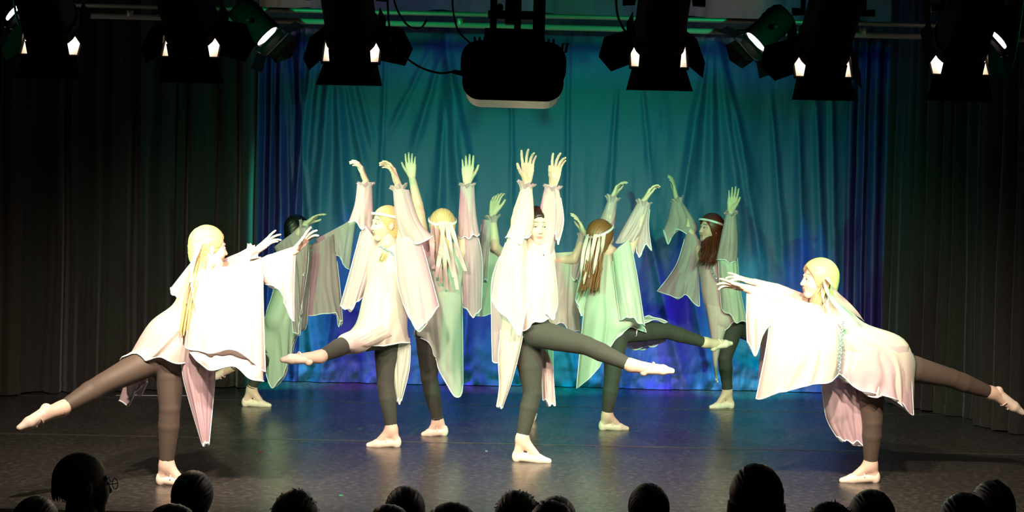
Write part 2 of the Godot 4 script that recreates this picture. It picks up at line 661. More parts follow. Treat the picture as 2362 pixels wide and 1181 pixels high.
func build_curtains() -> void:
	drop("masking_curtain", "black pleated masking curtain hanging left of the blue backdrop", [Vector2(-3.6, -12.75), Vector2(-3.1, -12.7), Vector2(-2.30, -12.78)], 0.0, 4.3, 0.19, 0.058, M.black_velour, 4)
	drop("masking_curtain", "black pleated masking curtain second from the left edge of the stage", [Vector2(-4.12, -12.02), Vector2(-3.5, -12.3), Vector2(-2.95, -12.5)], 0.0, 4.3, 0.21, 0.062, M.black_velour, 14)
	drop("masking_curtain", "narrow brownish curtain edge at the far left of the stage", [Vector2(-4.24, -11.78), Vector2(-4.08, -11.9)], 0.0, 4.3, 0.16, 0.04, M.brown_velour, 5)
	drop("masking_curtain", "black masking curtain at the left border of the picture", [Vector2(-5.2, -11.6), Vector2(-4.65, -11.75), Vector2(-4.3, -11.72)], 0.0, 4.3, 0.18, 0.05, M.black_velour, 6)
	drop("masking_curtain", "black pleated masking curtain hanging right of the blue backdrop", [Vector2(3.34, -12.75), Vector2(3.55, -12.1), Vector2(3.82, -11.5)], 0.0, 4.3, 0.19, 0.058, M.black_velour, 7)
	drop("masking_curtain", "black masking curtain nearest the camera at the right edge of the stage", [Vector2(3.70, -11.25), Vector2(3.85, -10.8), Vector2(4.6, -10.2)], 0.0, 4.3, 0.19, 0.058, M.black_velour, 8)
	build_backdrop()
	# black pelmet over the head of the backdrop, and a rumpled grey border above it
	var pm := buf()
	var n := FastNoiseLite.new()
	n.seed = 9
	n.frequency = 1.0
	pm = hanging([Vector2(-5.0, -12.95), Vector2(5.0, -12.95)], 3.24, 3.40, 500, 6, func(s: float, v: float) -> float: return 0.025 * sin(TAU * (s / 0.17 + n.get_noise_1d(s * 2.0))) * (1.3 - v))
	var po := Vector3(0, 3.24, -12.95)
	var p := thing("pelmet", "narrow black pelmet above the top of the blue backdrop", "pelmet", po)
	mesh_node("pelmet_cloth", commit(pm, po), M.black_velour, p)
	var bo := Vector3(0, 3.3, -12.6)
	var bc := hanging([Vector2(-5.0, -13.1), Vector2(5.0, -13.1)], 3.40, 4.4, 400, 12, func(s: float, v: float) -> float: return 0.09 * n.get_noise_2d(s * 2.2, v * 0.7) + 0.05 * sin(TAU * s / 0.7 + 3.0 * n.get_noise_1d(s)), func(s: float) -> float: return 0.05 * absf(sin(s * 2.6 + n.get_noise_1d(s * 0.8))))
	var q := thing("border_curtain", "rumpled grey border cloth above the lighting bars", "curtain", bo)
	mesh_node("border_drape", commit(bc, bo), M.border_cloth, q)

func build_backdrop() -> void:
	var o := Vector3(0, 0, -13.4)
	var t := thing("backdrop", "blue and teal silk backdrop with violet side panels behind the dancers", "backdrop", o)
	var n := FastNoiseLite.new()
	n.seed = 31
	n.frequency = 1.0
	n.fractal_octaves = 3
	# creases of the hung cloth: x and y of both ends on the cloth (metres), width, depth
	var creases := []
	for c in [[662, 120, 678, 330, 3], [678, 100, 704, 300, 3], [719, 140, 676, 520, 4], [736, 180, 716, 420, 3], [762, 130, 736, 520, 7], [777, 170, 800, 560, 7], [797, 180, 842, 400, 4], [821, 175, 860, 330, 3], [700, 330, 720, 640, 3], [640, 110, 655, 700, 5], [668, 300, 690, 860, 4],
			[1011, 150, 955, 340, 4], [1031, 100, 1062, 470, 7], [1046, 190, 1088, 420, 4], [1022, 270, 1010, 520, 5], [985, 130, 900, 300, 3], [890, 110, 874, 520, 2], [1180, 240, 1180, 500, 2], [1312, 110, 1306, 520, 2], [1420, 240, 1400, 520, 3], [1480, 200, 1500, 420, 2],
			[1628, 120, 1590, 420, 5], [1642, 110, 1640, 470, 6], [1656, 110, 1704, 500, 7], [1672, 160, 1735, 430, 4], [1600, 260, 1560, 560, 4], [1700, 300, 1760, 640, 4], [1780, 260, 1806, 620, 4], [1840, 300, 1848, 700, 5], [1880, 260, 1896, 680, 5], [1915, 140, 1925, 760, 4], [1500, 560, 1570, 860, 5], [1590, 640, 1640, 880, 4], [700, 640, 730, 880, 5], [770, 700, 740, 890, 4], [960, 700, 1000, 890, 4], [1090, 640, 1060, 880, 5], [1290, 700, 1330, 890, 3]]:
		creases.append([at(c[0], c[1], 13.4), at(c[2], c[3], 13.4), 0.012 + 0.006 * c[4], 0.010 * c[4]])
	var relief := func(x: float, y: float) -> float:
		var d := 0.0
		for c in creases:
			var w: float = (c[0].y - y) / (c[0].y - c[1].y)
			if w < -0.25 or w > 1.25:
				continue
			var a: float = absf(x - lerpf(c[0].x, c[1].x, w) - 0.008 * n.get_noise_1d(y * 3.0 + c[0].x)) / (c[2] * (0.8 + 0.5 * clampf(w, 0, 1)))
			if a < 3.0:
				d += c[3] * exp(-a * a) * smoothstep(-0.25, 0.15, w) * (1.0 - smoothstep(0.7, 1.25, w))
		d += 0.012 * n.get_noise_2d(x * 3.4, y * 0.45) + 0.06 * n.get_noise_2d(x * 0.8, y * 0.3) + 0.0015 * n.get_noise_2d(x * 9.0, y * 3.0)
		if y < 0.5: # the cloth bunches on the floor
			d += (0.5 - y) * 0.07 * (1.0 + n.get_noise_2d(x * 2.0, 5.0)) + 0.07 * (0.5 - y) * n.get_noise_2d(x * 5.0, y * 9.0)
		return d
	var cuts := [-2.45, -1.98, -1.22, 0.52, 3.1, 3.6]
	for k in 5:
		var x0: float = cuts[k]
		var x1: float = cuts[k + 1]
		var side := k == 0 or k == 4
		var fold := func(s: float, v: float) -> float:
			var x := x0 + s
			var y := 3.6 * v
			var r: float = relief.call(x, y)
			if side:
				r += 0.03 * sin(TAU * s / 0.13 + 2.0 * n.get_noise_1d(s * 4.0))
			return r + (0.006 if k % 2 else 0.0)
		var b := hanging([Vector2(x0, -13.4), Vector2(x1 + 0.012, -13.4)], 0.006, 3.6, int((x1 - x0) * 130), 90, fold)
		var m := mesh_node("silk_panel", commit(b, o), M.violet_silk if side else M.teal_silk, t)
		if side:
			m.set_meta("label", "violet silk panel at the edge")

# ------------------------------------------------------------------ lamps and bars
# a theatre lamp: its light leaves along local -z. front = middle of the lens.
func stage_lamp(label: String, front: Vector3, target: Vector3, colour: Color, energy: float, angle: float, doors: Array, bar_at: Vector2, group: String, blend := 0.6, r := 0.115, len_ := 0.36) -> Node3D:
	var fwd := (target - front).normalized()
	var basis_ := Basis.looking_at(fwd, Vector3.UP)
	var t := thing("stage_lamp", label, "stage lamp", front, group)
	var T := Transform3D(basis_, Vector3.ZERO)
	var b := buf()
	# housing: ribbed drum with a flat square back
	lathe(b, [[len_, 0.0], [len_, r * 0.8], [len_ - 0.02, r * 0.95], [len_ - 0.06, r * 0.98], [len_ - 0.06, r * 1.04], [len_ - 0.075, r * 1.04], [len_ - 0.075, r * 0.98], [len_ - 0.1, r * 0.98], [len_ - 0.1, r * 1.04], [len_ - 0.115, r * 1.04], [len_ - 0.115, r * 0.98], [0.05, r], [0.05, r * 1.06], [0.0, r * 1.06]], T, 30, 0.35)
	lathe(b, [[0.0, r * 1.06], [0.0, r * 0.86], [0.05, r * 0.86]], T, 30, 0.2)
	mesh_node("housing", commit(b), M.black_enamel, t)
	# lens
	b = buf()
	lathe(b, [[0.012, r * 0.86], [0.004, r * 0.6], [0.0, 0.001]], T, 26)
	var glow := StandardMaterial3D.new()
	glow.resource_name = "lamp_lens"
	glow.albedo_color = colour
	glow.roughness = 0.2
	glow.emission_enabled = true
	glow.emission = colour
	glow.emission_energy_multiplier = lamp_glow
	mesh_node("lens", commit(b), glow, t)
	# colour frame: square, with the corner tabs that catch the light
	b = buf()
	var s := r * 1.16
	for k in 4:
		var rot := Basis(Vector3(0, 0, 1), PI / 2 * k)
		block(b, Vector3(2 * s, 0.010, 0.012), T * Transform3D(rot, rot * Vector3(0, s - 0.004, -0.05)), 0.002)
	mesh_node("colour_frame", commit(b), M.black_enamel, t)
	if group.begins_with("front"): # frost sheet held in the frame: its corners show past the round drum
		b = buf()
		plate(b, [Vector2(-s, -s) * 0.97, Vector2(s, -s) * 0.97, Vector2(s, s) * 0.97, Vector2(-s, s) * 0.97], 0.002, T * Transform3D(Basis(), Vector3(0, 0, -0.05)))
		mesh_node("diffusion_sheet", commit(b), M.frost_sheet, t)
		# dark skirt between drum and frame, cut away at the corners
		b = buf()
		for side in [[0.0, s * 0.70], [PI / 2, s * 0.8], [-PI / 2, s * 0.8]]:
			var w: float = side[1]
			var rot := Basis(Vector3(0, 0, 1), side[0])
			var lift := 0.0 if side[0] == 0.0 else s * 0.3 * signf(side[0])
			var y0 := -r * 1.0
			var tilt := atan2(s + y0 + 0.004, 0.075)
			plate(b, [Vector2(-w + lift, 0.0), Vector2(w + lift, 0.0), Vector2(w + lift, -0.078), Vector2(-w + lift, -0.078)], 0.003, T * Transform3D(rot * Basis(Vector3(1, 0, 0), PI / 2 - tilt), rot * Vector3(0, y0, 0.02)))
		mesh_node("skirt", commit(b), M.black_enamel, t)
		b = buf()
		block(b, Vector3(0.042, 0.006, 0.012), T * Transform3D(Basis(), Vector3(0.012, -s - 0.006, -0.043)), 0.001)
		mesh_node("frame_clip", commit(b), M.white_plastic, t)
	# barn doors, hinged on the frame: [side 0 bottom 1 right 2 top 3 left, opening angle]
	for d in doors:
		b = buf()
		var rot := Basis(Vector3(0, 0, 1), PI / 2 * float(d[0]))
		var tr := T * Transform3D(rot, rot * Vector3(0, -s, -0.055)) * Transform3D(Basis(Vector3(1, 0, 0), float(d[1])), Vector3.ZERO) # plate hangs along -y when flat
		var dl := 0.105 if int(d[0]) % 2 == 0 else 0.14
		plate(b, [Vector2(-s * 0.92, 0), Vector2(s * 0.92, 0), Vector2(s * 1.12, -dl), Vector2(-s * 1.12, -dl)] if int(d[0]) % 2 == 0 else [Vector2(-s * 0.8, 0), Vector2(s * 0.8, 0), Vector2(s * 0.9, -dl * 0.6), Vector2(s * 0.1, -dl), Vector2(-s * 0.75, -dl * 0.8)], 0.002, tr)
		mesh_node("barn_door", commit(b), M.black_enamel, t)
	# yoke, clamp and safety wire up to the bar
	b = buf()
	var hang := Vector3(front.x - fwd.x * len_ * 0.5, bar_at.x, bar_at.y) - front # bar_at: height and z of the bar
	var mid := -fwd * len_ * 0.45
	var sd := basis_.x * (r * 1.16)
	var up := hang - Vector3(0, 0.06, 0)
	tube(b, [mid + sd, (mid + sd).lerp(up + sd, 0.7), up + sd * 0.8, up - sd * 0.8, (mid - sd).lerp(up - sd, 0.7), mid - sd], [0.011], 6)
	mesh_node("yoke", commit(b), M.black_iron, t)
	b = buf()
	tube(b, [hang + Vector3(0, -0.07, 0), hang + Vector3(0, -0.029, 0)], [0.02], 8)
	tube(b, [hang + Vector3(0, -0.036, 0.0), hang + Vector3(0, -0.03, 0.04), hang + Vector3(0, 0.024, 0.036), hang + Vector3(0, 0.036, 0), hang + Vector3(0, 0.024, -0.036)], [0.010], 6)
	mesh_node("hook_clamp", commit(b), M.black_iron, t)
	for sx in [-1.0, 1.0]:
		b = buf()
		tube(b, [mid + sd * sx * 0.95, mid + sd * sx * 1.35], [0.014, 0.018], 8)
		mesh_node("tilt_knob", commit(b), M.black_iron, t)
	var l := SpotLight3D.new()
	l.name = "beam"
	l.light_color = colour
	l.light_energy = energy
	l.spot_range = 30.0
	l.spot_attenuation = 2.0
	l.spot_angle = angle
	l.spot_angle_attenuation = blend
	l.light_size = r * 0.4
	l.shadow_enabled = true
	t.add_child(l)
	l.transform = Transform3D(basis_, fwd * 0.10)
	return t

func bar(called: String, label: String, a: Vector3, c: Vector3, r: float, m: Material) -> Node3D:
	var t := thing(called, label, "lighting bar", (a + c) / 2)
	var b := buf()
	tube(b, [a - t.position, c - t.position], [r], 14)
	mesh_node("tube", commit(b), m, t)
	return t

func cable(label: String, pts: Array, r: float) -> void:
	var t := thing("cable", label, "cable", pts[0])
	var c := Curve3D.new()
	for k in pts.size():
		var d: Vector3 = (pts[mini(k + 1, pts.size() - 1)] - pts[maxi(k - 1, 0)]) / 6.0
		c.add_point(pts[k] - t.position, -d, d)
	var out := []
	for k in 41:
		out.append(c.sample_baked(c.get_baked_length() * k / 40.0, true))
	var b := buf()
	tube(b, out, [r], 7)
	mesh_node("cable_sheath", commit(b), M.black_rubber, t)

func build_rig() -> void:
	# two rear bars joined by clamps, and the front bar above the picture
	var hi := bar("lighting_bar", "thin upper steel lighting bar in front of the grey border cloth", at(-58, 6, 9.9), at(2420, 65, 9.9), 0.016, M.bare_steel)
	var lo := bar("lighting_bar", "lower painted lighting bar that carries the rear lamps", at(-58, 30, 9.9), at(2420, 92, 9.9), 0.019, M.grey_paint)
	for x in [300, 820, 1062, 1240, 1990, 2135]:
		var b := buf()
		var p0 := at(x, 17.5 + x * 0.0238, 9.9)
		var p1 := at(x, 33 + x * 0.0238, 9.9)
		tube(b, [p0 - lo.position, p1 - lo.position], [0.024], 8)
		mesh_node("bar_clamp", commit(b), M.bare_steel, lo)
	var front := bar("lighting_bar", "front lighting bar above the row of stage lamps", Vector3(-5.4, 2.85, -6.1), Vector3(5.4, 2.85, -6.1), 0.024, M.black_iron)
	# white lamps of the front bar, seen from behind: x, y of the lens middle, target on the stage
	var warm := Color(1.0, 0.90, 0.80)
	var k := 0
	for d in [
		[120, 62, -2.1, -8.3, "front lamp at the far left with a dull brown barn door hanging below", [[0, 0.35], [3, 0.6]]],
		[443, 66, -1.36, -8.5, "second front lamp from the left, in front of the black curtain", [[0, 0.9], [1, 0.4], [3, 0.5]]],
		[812, 78, -0.68, -8.5, "front lamp just left of the projector with a wide right barn door", [[0, 0.2], [1, 0.35], [3, 0.75]]],
		[1520, 90, 0.63, -8.5, "front lamp right of the projector with three open barn doors", [[0, 0.2], [1, 0.85], [3, 0.4]]],
		[1898, 112, 1.33, -8.5, "front lamp before the right edge of the blue backdrop", [[0, 0.2], [1, 1.0], [3, 0.4]]],
		[2212, 108, 1.95, -8.3, "front lamp at the far right with a trailing cable", [[0, 0.8], [1, 0.6]]]]:
		var f := at(d[0], d[1], 6.25)
		var aim := (Vector3(d[2], 0.75, d[3]) - f).normalized()
		f = at(d[0], d[1], 6.1 - aim.z * 0.25)
		stage_lamp(d[4], f, Vector3(d[2], 0.75, d[3]), warm, 8.8, 41.0, d[5], Vector2(2.85, -6.1), "front stage lamps on the bar", 0.85, 0.112, 0.5)
		k += 1
	# rear lamps: their lenses show from the side
	for d in [
		[40, 28, -1.9, -9.0, 1, "rear lamp at the top left corner showing a bright lens"],
		[618, 85, -1.0, -8.8, 1, "rear tilted lamp with a glowing lens left of the backdrop centre"],
		[1742, 98, 1.1, -8.8, -1, "rear tilted lamp with a glowing lens over the right of the backdrop"],
		[2296, 92, 1.9, -9.0, -1, "rear lamp at the top right corner with a glowing lens"]]:
		var f := at(d[0], d[1], 9.46)
		stage_lamp(d[5], f, f + Vector3(float(d[4]) * 0.9, -0.9, 0.1), Color(1.0, 0.86, 0.86), 2.2, 38.0, [[0, 0.5], [2, 0.4], [1, 0.7], [3, 0.7]], Vector2(lerpf(at(-58, 30, 9.9).y, at(2420, 92, 9.9).y, (f.x + 3.717) / 7.434), -9.9), "rear stage lamps", 0.7, 0.10, 0.28)
	# coloured lamps: green from the front bar, blue and violet from above the back of the stage, all out of the picture
	for d in [
		[Vector3(-2.75, 2.6, -6.3), Vector3(0.0, 0.85, -11.6), Color(0.02, 1.0, 0.60), 16.0, 29.0, "green front lamp hung above the left of the picture"],
		[Vector3(2.75, 2.6, -6.3), Vector3(0.5, 0.85, -11.6), Color(0.02, 1.0, 0.64), 16.0, 29.0, "green front lamp hung above the right of the picture"],
		[Vector3(-1.95, 3.95, -12.5), Vector3(-2.20, -0.5, -13.35), Color(0.0, 1.0, 0.85), 34.0, 9.5, "turquoise backdrop lamp, first from the left in the row above the back of the stage"],
		[Vector3(-1.42, 3.95, -12.5), Vector3(-1.60, -0.5, -13.35), Color(0.66, 0.20, 1.0), 28.0, 9.5, "violet backdrop lamp, second from the left in the row above the back of the stage"],
		[Vector3(-0.85, 3.95, -12.5), Vector3(-0.85, -0.5, -13.35), Color(0.08, 0.40, 1.0), 27.0, 9.5, "blue backdrop lamp, third from the left in the row above the back of the stage"],
		[Vector3(-0.20, 3.95, -12.5), Vector3(-0.20, -0.5, -13.35), Color(0.66, 0.20, 1.0), 28.0, 9.5, "violet backdrop lamp, fourth from the left in the row above the back of the stage"],
		[Vector3(0.42, 3.95, -12.5), Vector3(0.42, -0.5, -13.35), Color(0.0, 1.0, 0.85), 34.0, 9.5, "turquoise backdrop lamp, fifth from the left in the row above the back of the stage"],
		[Vector3(1.05, 3.95, -12.5), Vector3(1.05, -0.5, -13.35), Color(0.08, 0.40, 1.0), 27.0, 9.5, "blue backdrop lamp, sixth from the left in the row above the back of the stage"],
		[Vector3(1.65, 3.95, -12.5), Vector3(1.65, -0.5, -13.35), Color(0.66, 0.20, 1.0), 28.0, 9.5, "violet backdrop lamp, seventh from the left in the row above the back of the stage"],
		[Vector3(2.20, 3.95, -12.5), Vector3(2.20, -0.5, -13.35), Color(0.0, 1.0, 0.85), 34.0, 9.5, "turquoise backdrop lamp, eighth from the left in the row above the back of the stage"],
		[Vector3(2.75, 3.95, -12.5), Vector3(2.75, -0.5, -13.35), Color(0.08, 0.40, 1.0), 27.0, 9.5, "blue backdrop lamp, ninth from the left in the row above the back of the stage"],
		[Vector3(4.2, 4.0, -11.7), Vector3(4.45, 3.58, -13.1), Color(0.0, 1.0, 0.6), 2.5, 14.0, "green lamp hung at the far right in front of the border cloth"],
		[Vector3(1.5, 4.0, -11.0), Vector3(1.9, 3.66, -13.1), Color(1.0, 0.85, 0.72), 0.9, 13.0, "warm lamp hung before the border cloth right of the centre"],
		[Vector3(-1.9, 4.0, -11.0), Vector3(-2.1, 3.66, -13.1), Color(1.0, 0.8, 0.74), 0.9, 12.0, "warm lamp hung before the border cloth left of the centre"]]:
		stage_lamp(d[5], d[0], d[1], d[2], d[3], d[4], [[0, 0.2], [1, 0.5], [3, 0.5]], Vector2(2.85, -6.1) if d[0].z > -9.0 else Vector2(4.42, d[0].z + 0.05), "coloured stage lamps", 0.8)
	cable("black cable looping from the left front lamp to its barn door", [at(30, -20, 6.6), at(38, 40, 6.55), at(55, 80, 6.5), at(88, 118, 6.5), at(104, 100, 6.5), at(105, -20, 6.6)], 0.006)
	cable("black cable hanging at the far right beside the last front lamp", [at(2362, -20, 6.6), at(2352, 60, 6.5), at(2335, 150, 6.5), at(2310, 172, 6.5), at(2268, 156, 6.5)], 0.006)
	cable("thin cable hanging left of the lamp right of the projector", [at(1420, -20, 6.7), at(1426, 40, 6.7), at(1450, 82, 6.7), at(1478, 100, 6.7)], 0.006)
	cable("thin cable loop right of the lamp left of the projector", [at(905, -20, 6.9), at(915, 20, 6.9), at(940, 58, 6.9), at(968, 66, 6.9), at(985, 45, 6.9)], 0.005)

func build_projector() -> void:
	var depth := 5.85
	var c := at(1184, 165, depth)
	var roll := Basis(Vector3(0, 0, 1), deg_to_rad(-0.4))
	var t := thing("projector", "large projector hanging from the ceiling with a pale rim along its bottom", "projector", c)
	var T := Transform3D(roll, Vector3.ZERO)
	# rounded body, extruded front to back
	var outline := func(w: float, h: float, rad: float) -> Array:
		var p := []
		for q in [[1, -1, -PI / 2], [1, 1, 0.0], [-1, 1, PI / 2], [-1, -1, PI]]:
			for k in 7:
				var a: float = q[2] + PI / 2 * k / 6.0
				p.append(Vector2(q[0] * (w / 2 - rad) + cos(a) * rad, q[1] * (h / 2 - rad) + sin(a) * rad))
		return p
	var b := buf()
	plate(b, outline.call(0.425, 0.19, 0.075), 0.34, T * Transform3D(Basis(), Vector3(0, 0.02, -0.10)))
	mesh_node("case", commit(b), M.black_enamel, t)
	b = buf()
	plate(b, outline.call(0.41, 0.15, 0.07), 0.36, T * Transform3D(Basis(), Vector3(0, -0.048, -0.13)))
	mesh_node("bottom_shell", commit(b), M.white_plastic, t).set_meta("label", "pale lower shell")
	b = buf()
	for k in 9:
		block(b, Vector3(0.30 - 0.012 * absf(k - 4), 0.004, 0.006), T * Transform3D(Basis(), Vector3(0, -0.02 + 0.012 * k, 0.071)), 0.001)
	mesh_node("vent_grille", commit(b), M.black_rubber, t)
	b = buf()
	for k in 17:
		block(b, Vector3(0.008, 0.02, 0.2), T * Transform3D(Basis(), Vector3(-0.16 + 0.02 * k, 0.122, -0.05)), 0.002)
	mesh_node("cooling_fin", commit(b), M.black_iron, t)
	b = buf()
	for sx in [-0.088, 0.012, 0.1]:
		block(b, Vector3(0.028 if sx < 0.05 else 0.05, 0.42, 0.03), T * Transform3D(Basis(), Vector3(sx, 0.34, -0.06)), 0.003)
	block(b, Vector3(0.215, 0.05, 0.12), T * Transform3D(Basis(), Vector3(-0.015, 0.15, -0.06)), 0.004)
	block(b, Vector3(0.20, 0.035, 0.06), T * Transform3D(Basis(), Vector3(-0.01, 0.235, -0.06)), 0.004)
	block(b, Vector3(0.06, 1.1, 0.06), T * Transform3D(Basis(), Vector3(-0.01, 0.75, -0.06)), 0.004)
	mesh_node("ceiling_bracket", commit(b), M.black_enamel, t)
	b = buf()
	tube(b, [Vector3(-0.06, 0.26, -0.02), Vector3(-0.06, 0.26, 0.012)], [0.014], 12)
	mesh_node("bracket_knob", commit(b), M.bare_steel, t)
	b = buf()
	tube(b, [Vector3(-0.205, -0.015, 0.02), Vector3(-0.245, -0.008, 0.02)], [0.012, 0.009], 10)
	mesh_node("cable_plug", commit(b), M.black_rubber, t)
	b = buf()
	for k in 2:
		tube(b, [c + Vector3(0.196 + k * 0.017, 0.085, -0.04) - c, Vector3(0.203 + k * 0.017, 0.125, -0.04)], [0.006], 8)
	mesh_node("lens_shift_lever", commit(b), M.white_plastic, t)
	var plug := c + Vector3(-0.245, -0.008, 0.02)
	cable("black cable sagging from the ceiling into the left side of the projector", [at(893, -20, 5.9), at(898, 60, 5.9), at(912, 108, 5.88), at(960, 150, 5.85), at(1010, 168, 5.83), plug], 0.0045)
	cable("black cable running down to the projector bracket", [at(1043, -20, 5.95), at(1046, 30, 5.95), at(1058, 72, 5.95), at(1085, 100, 5.95)], 0.004)

# ------------------------------------------------------------------ people: shared shapes
const SKIN := Color(0.74, 0.53, 0.43)   # linear
func make_prototypes() -> void:
	head_shape = make_head()
	for pose in [
		# curl of the four fingers (root, tip), spread, thumb out, thumb curl
		{"curl": [[0.12, 0.22], [0.2, 0.28], [0.24, 0.3], [0.2, 0.28]], "spread": 0.07, "thumb": 0.62},   # 0 relaxed
		{"curl": [[-0.12, 0.12], [0.12, 0.25], [0.3, 0.35], [0.15, 0.25]], "spread": 0.13, "thumb": 0.8},    # 1 splayed
		{"curl": [[0.05, 0.1], [0.08, 0.12], [0.1, 0.12], [0.08, 0.15]], "spread": 0.08, "thumb": 0.55},  # 2 flat
		{"curl": [[0.35, 0.4], [0.5, 0.5], [0.55, 0.5], [0.5, 0.45]], "spread": 0.06, "thumb": 0.5}]:       # 3 drooping
		hand_shapes.append(make_hand(pose))
	for k in 3:
		cap_shapes[k] = make_cap(k)

func make_head() -> Dictionary:
	var g := field(Vector3(-0.10, -0.14, -0.13), Vector3(0.10, 0.13, 0.13), 0.0035)
	add_ellipsoid(g, Vector3(0, 0.025, -0.015), Vector3(0.073, 0.088, 0.093), 0.01)
	add_ellipsoid(g, Vector3(0, -0.040, 0.028), Vector3(0.056, 0.070, 0.060), 0.035)
	add_capsule(g, Vector3(-0.012, -0.097, 0.062), Vector3(0.012, -0.097, 0.062), 0.016, 0.016, 0.025)
	for s in [-1.0, 1.0]:
		add_ellipsoid(g, Vector3(s * 0.038, -0.030, 0.052), Vector3(0.022, 0.022, 0.022), 0.03)
		add_capsule(g, Vector3(s * 0.012, 0.024, 0.083), Vector3(s * 0.046, 0.024, 0.066), 0.006, 0.005, 0.012)
		add_ellipsoid(g, Vector3(s * 0.075, -0.010, -0.008), Vector3(0.008, 0.029, 0.017), 0.006, Basis(Vector3.UP, s * -0.35))
		add_capsule(g, Vector3(s * 0.031, 0.003, 0.097), Vector3(s * 0.033, 0.003, 0.096), 0.0125, 0.0125, 0.010, true)
	add_capsule(g, Vector3(0, 0.012, 0.078), Vector3(0, -0.030, 0.098), 0.008, 0.0105, 0.012)
	for s in [-1.0, 1.0]:
		add_ellipsoid(g, Vector3(s * 0.010, -0.034, 0.088), Vector3(0.007, 0.006, 0.009), 0.006)
	add_capsule(g, Vector3(-0.018, -0.0585, 0.079), Vector3(0.018, -0.0585, 0.079), 0.0055, 0.0055, 0.005)
	add_capsule(g, Vector3(-0.014, -0.0675, 0.079), Vector3(0.014, -0.0675, 0.079), 0.006, 0.006, 0.005)
	var paint := func(p: Vector3) -> Color:
		if p.z > 0.06:
			var q := Vector2(absf(p.x), p.y)
			if Vector2(q.x / 0.021, (p.y + 0.063) / 0.009).length() < 1.0 and p.z > 0.072:
				return Color(0.52, 0.23, 0.19)
			if q.x > 0.012 and q.x < 0.048 and absf(p.y - 0.0275 - 0.004 * sin(q.x * 60.0)) < 0.0032:
				return Color(0.30, 0.19, 0.13)
			if Vector2((q.x - 0.031) / 0.018, (p.y - 0.004) / 0.0085).length() < 1.0:
				return Color(0.34, 0.22, 0.18)
		return SKIN
	var b := net(g, SKIN, paint)
	for s in [-1.0, 1.0]: # eyeballs with a dark iris
		var from: int = b.v.size()
		var tri: int = b.i.size()
		var o := Vector3(s * 0.031, 0.003, 0.0725)
		for j in 9:
			for i in 14:
				var th := PI * j / 8.0
				var ph := TAU * i / 14.0
				var d := Vector3(sin(th) * cos(ph), sin(th) * sin(ph), cos(th))
				b.v.append(o + d * Vector3(0.0125, 0.0085, 0.0115))
				b.c.append(Color(0.05, 0.035, 0.025) if d.z > 0.84 else Color(0.60, 0.57, 0.54))
		for j in 8:
			for i in 14:
				var i2 := (i + 1) % 14
				quad(b, from + j * 14 + i, from + j * 14 + i2, from + (j + 1) * 14 + i2, from + (j + 1) * 14 + i)
		shade(b, from, tri)
	return b

func make_hand(pose: Dictionary) -> Dictionary:
	# wrist at the origin, fingers along +y, palm faces +z, thumb on +x
	var g := field(Vector3(-0.075, -0.03, -0.05), Vector3(0.095, 0.20, 0.11), 0.0034)
	for s in [[0.012, 0.030, 0.085], [0.004, 0.010, 0.089], [-0.005, -0.010, 0.086], [-0.013, -0.029, 0.078]]:
		add_capsule(g, Vector3(s[0], 0.0, 0), Vector3(s[1], s[2], 0.002), 0.0155, 0.0105, 0.012)
	add_capsule(g, Vector3(0.012, 0.015, 0.006), Vector3(0.026, 0.04, 0.012), 0.014, 0.012, 0.012)
	add_capsule(g, Vector3(-0.014, 0.02, 0.006), Vector3(-0.026, 0.055, 0.006), 0.012, 0.009, 0.01)
	var lens := [[0.040, 0.025, 0.020], [0.044, 0.028, 0.021], [0.041, 0.026, 0.020], [0.032, 0.019, 0.018]]
	var roots := [Vector3(0.030, 0.084, 0.002), Vector3(0.010, 0.089, 0.002), Vector3(-0.010, 0.086, 0.002), Vector3(-0.029, 0.077, 0.002)]
	var fan := [1.0, 0.3, -0.4, -1.2]
	for k in 4:
		var p: Vector3 = roots[k]
		var bend := 0.0
		var side: float = fan[k] * pose.spread
		for j in 3:
			bend += pose.curl[k][0 if j == 0 else 1]
			var d := Vector3(sin(side) * cos(bend), cos(side) * cos(bend), sin(bend))
			var q: Vector3 = p + d * lens[k][j]
			var r := (0.0088 if k < 3 else 0.0076) - 0.0009 * j
			add_capsule(g, p, q, r, r - 0.0009, 0.0025 if j else 0.006)
			p = q
	var a: float = pose.thumb
	var t0 := Vector3(0.020, 0.018, 0.006)
	var t1 := t0 + Vector3(sin(a), cos(a), 0.25).normalized() * 0.044
	var t2 := t1 + Vector3(sin(a * 0.8), cos(a * 0.8), 0.30).normalized() * 0.033
	var t3 := t2 + Vector3(sin(a * 0.55), cos(a * 0.55), 0.2).normalized() * 0.026
	add_capsule(g, t0, t1, 0.0135, 0.0110, 0.012)
	add_capsule(g, t1, t2, 0.0105, 0.0092, 0.003)
	add_capsule(g, t2, t3, 0.0092, 0.0074, 0.003)
	return net(g, SKIN)

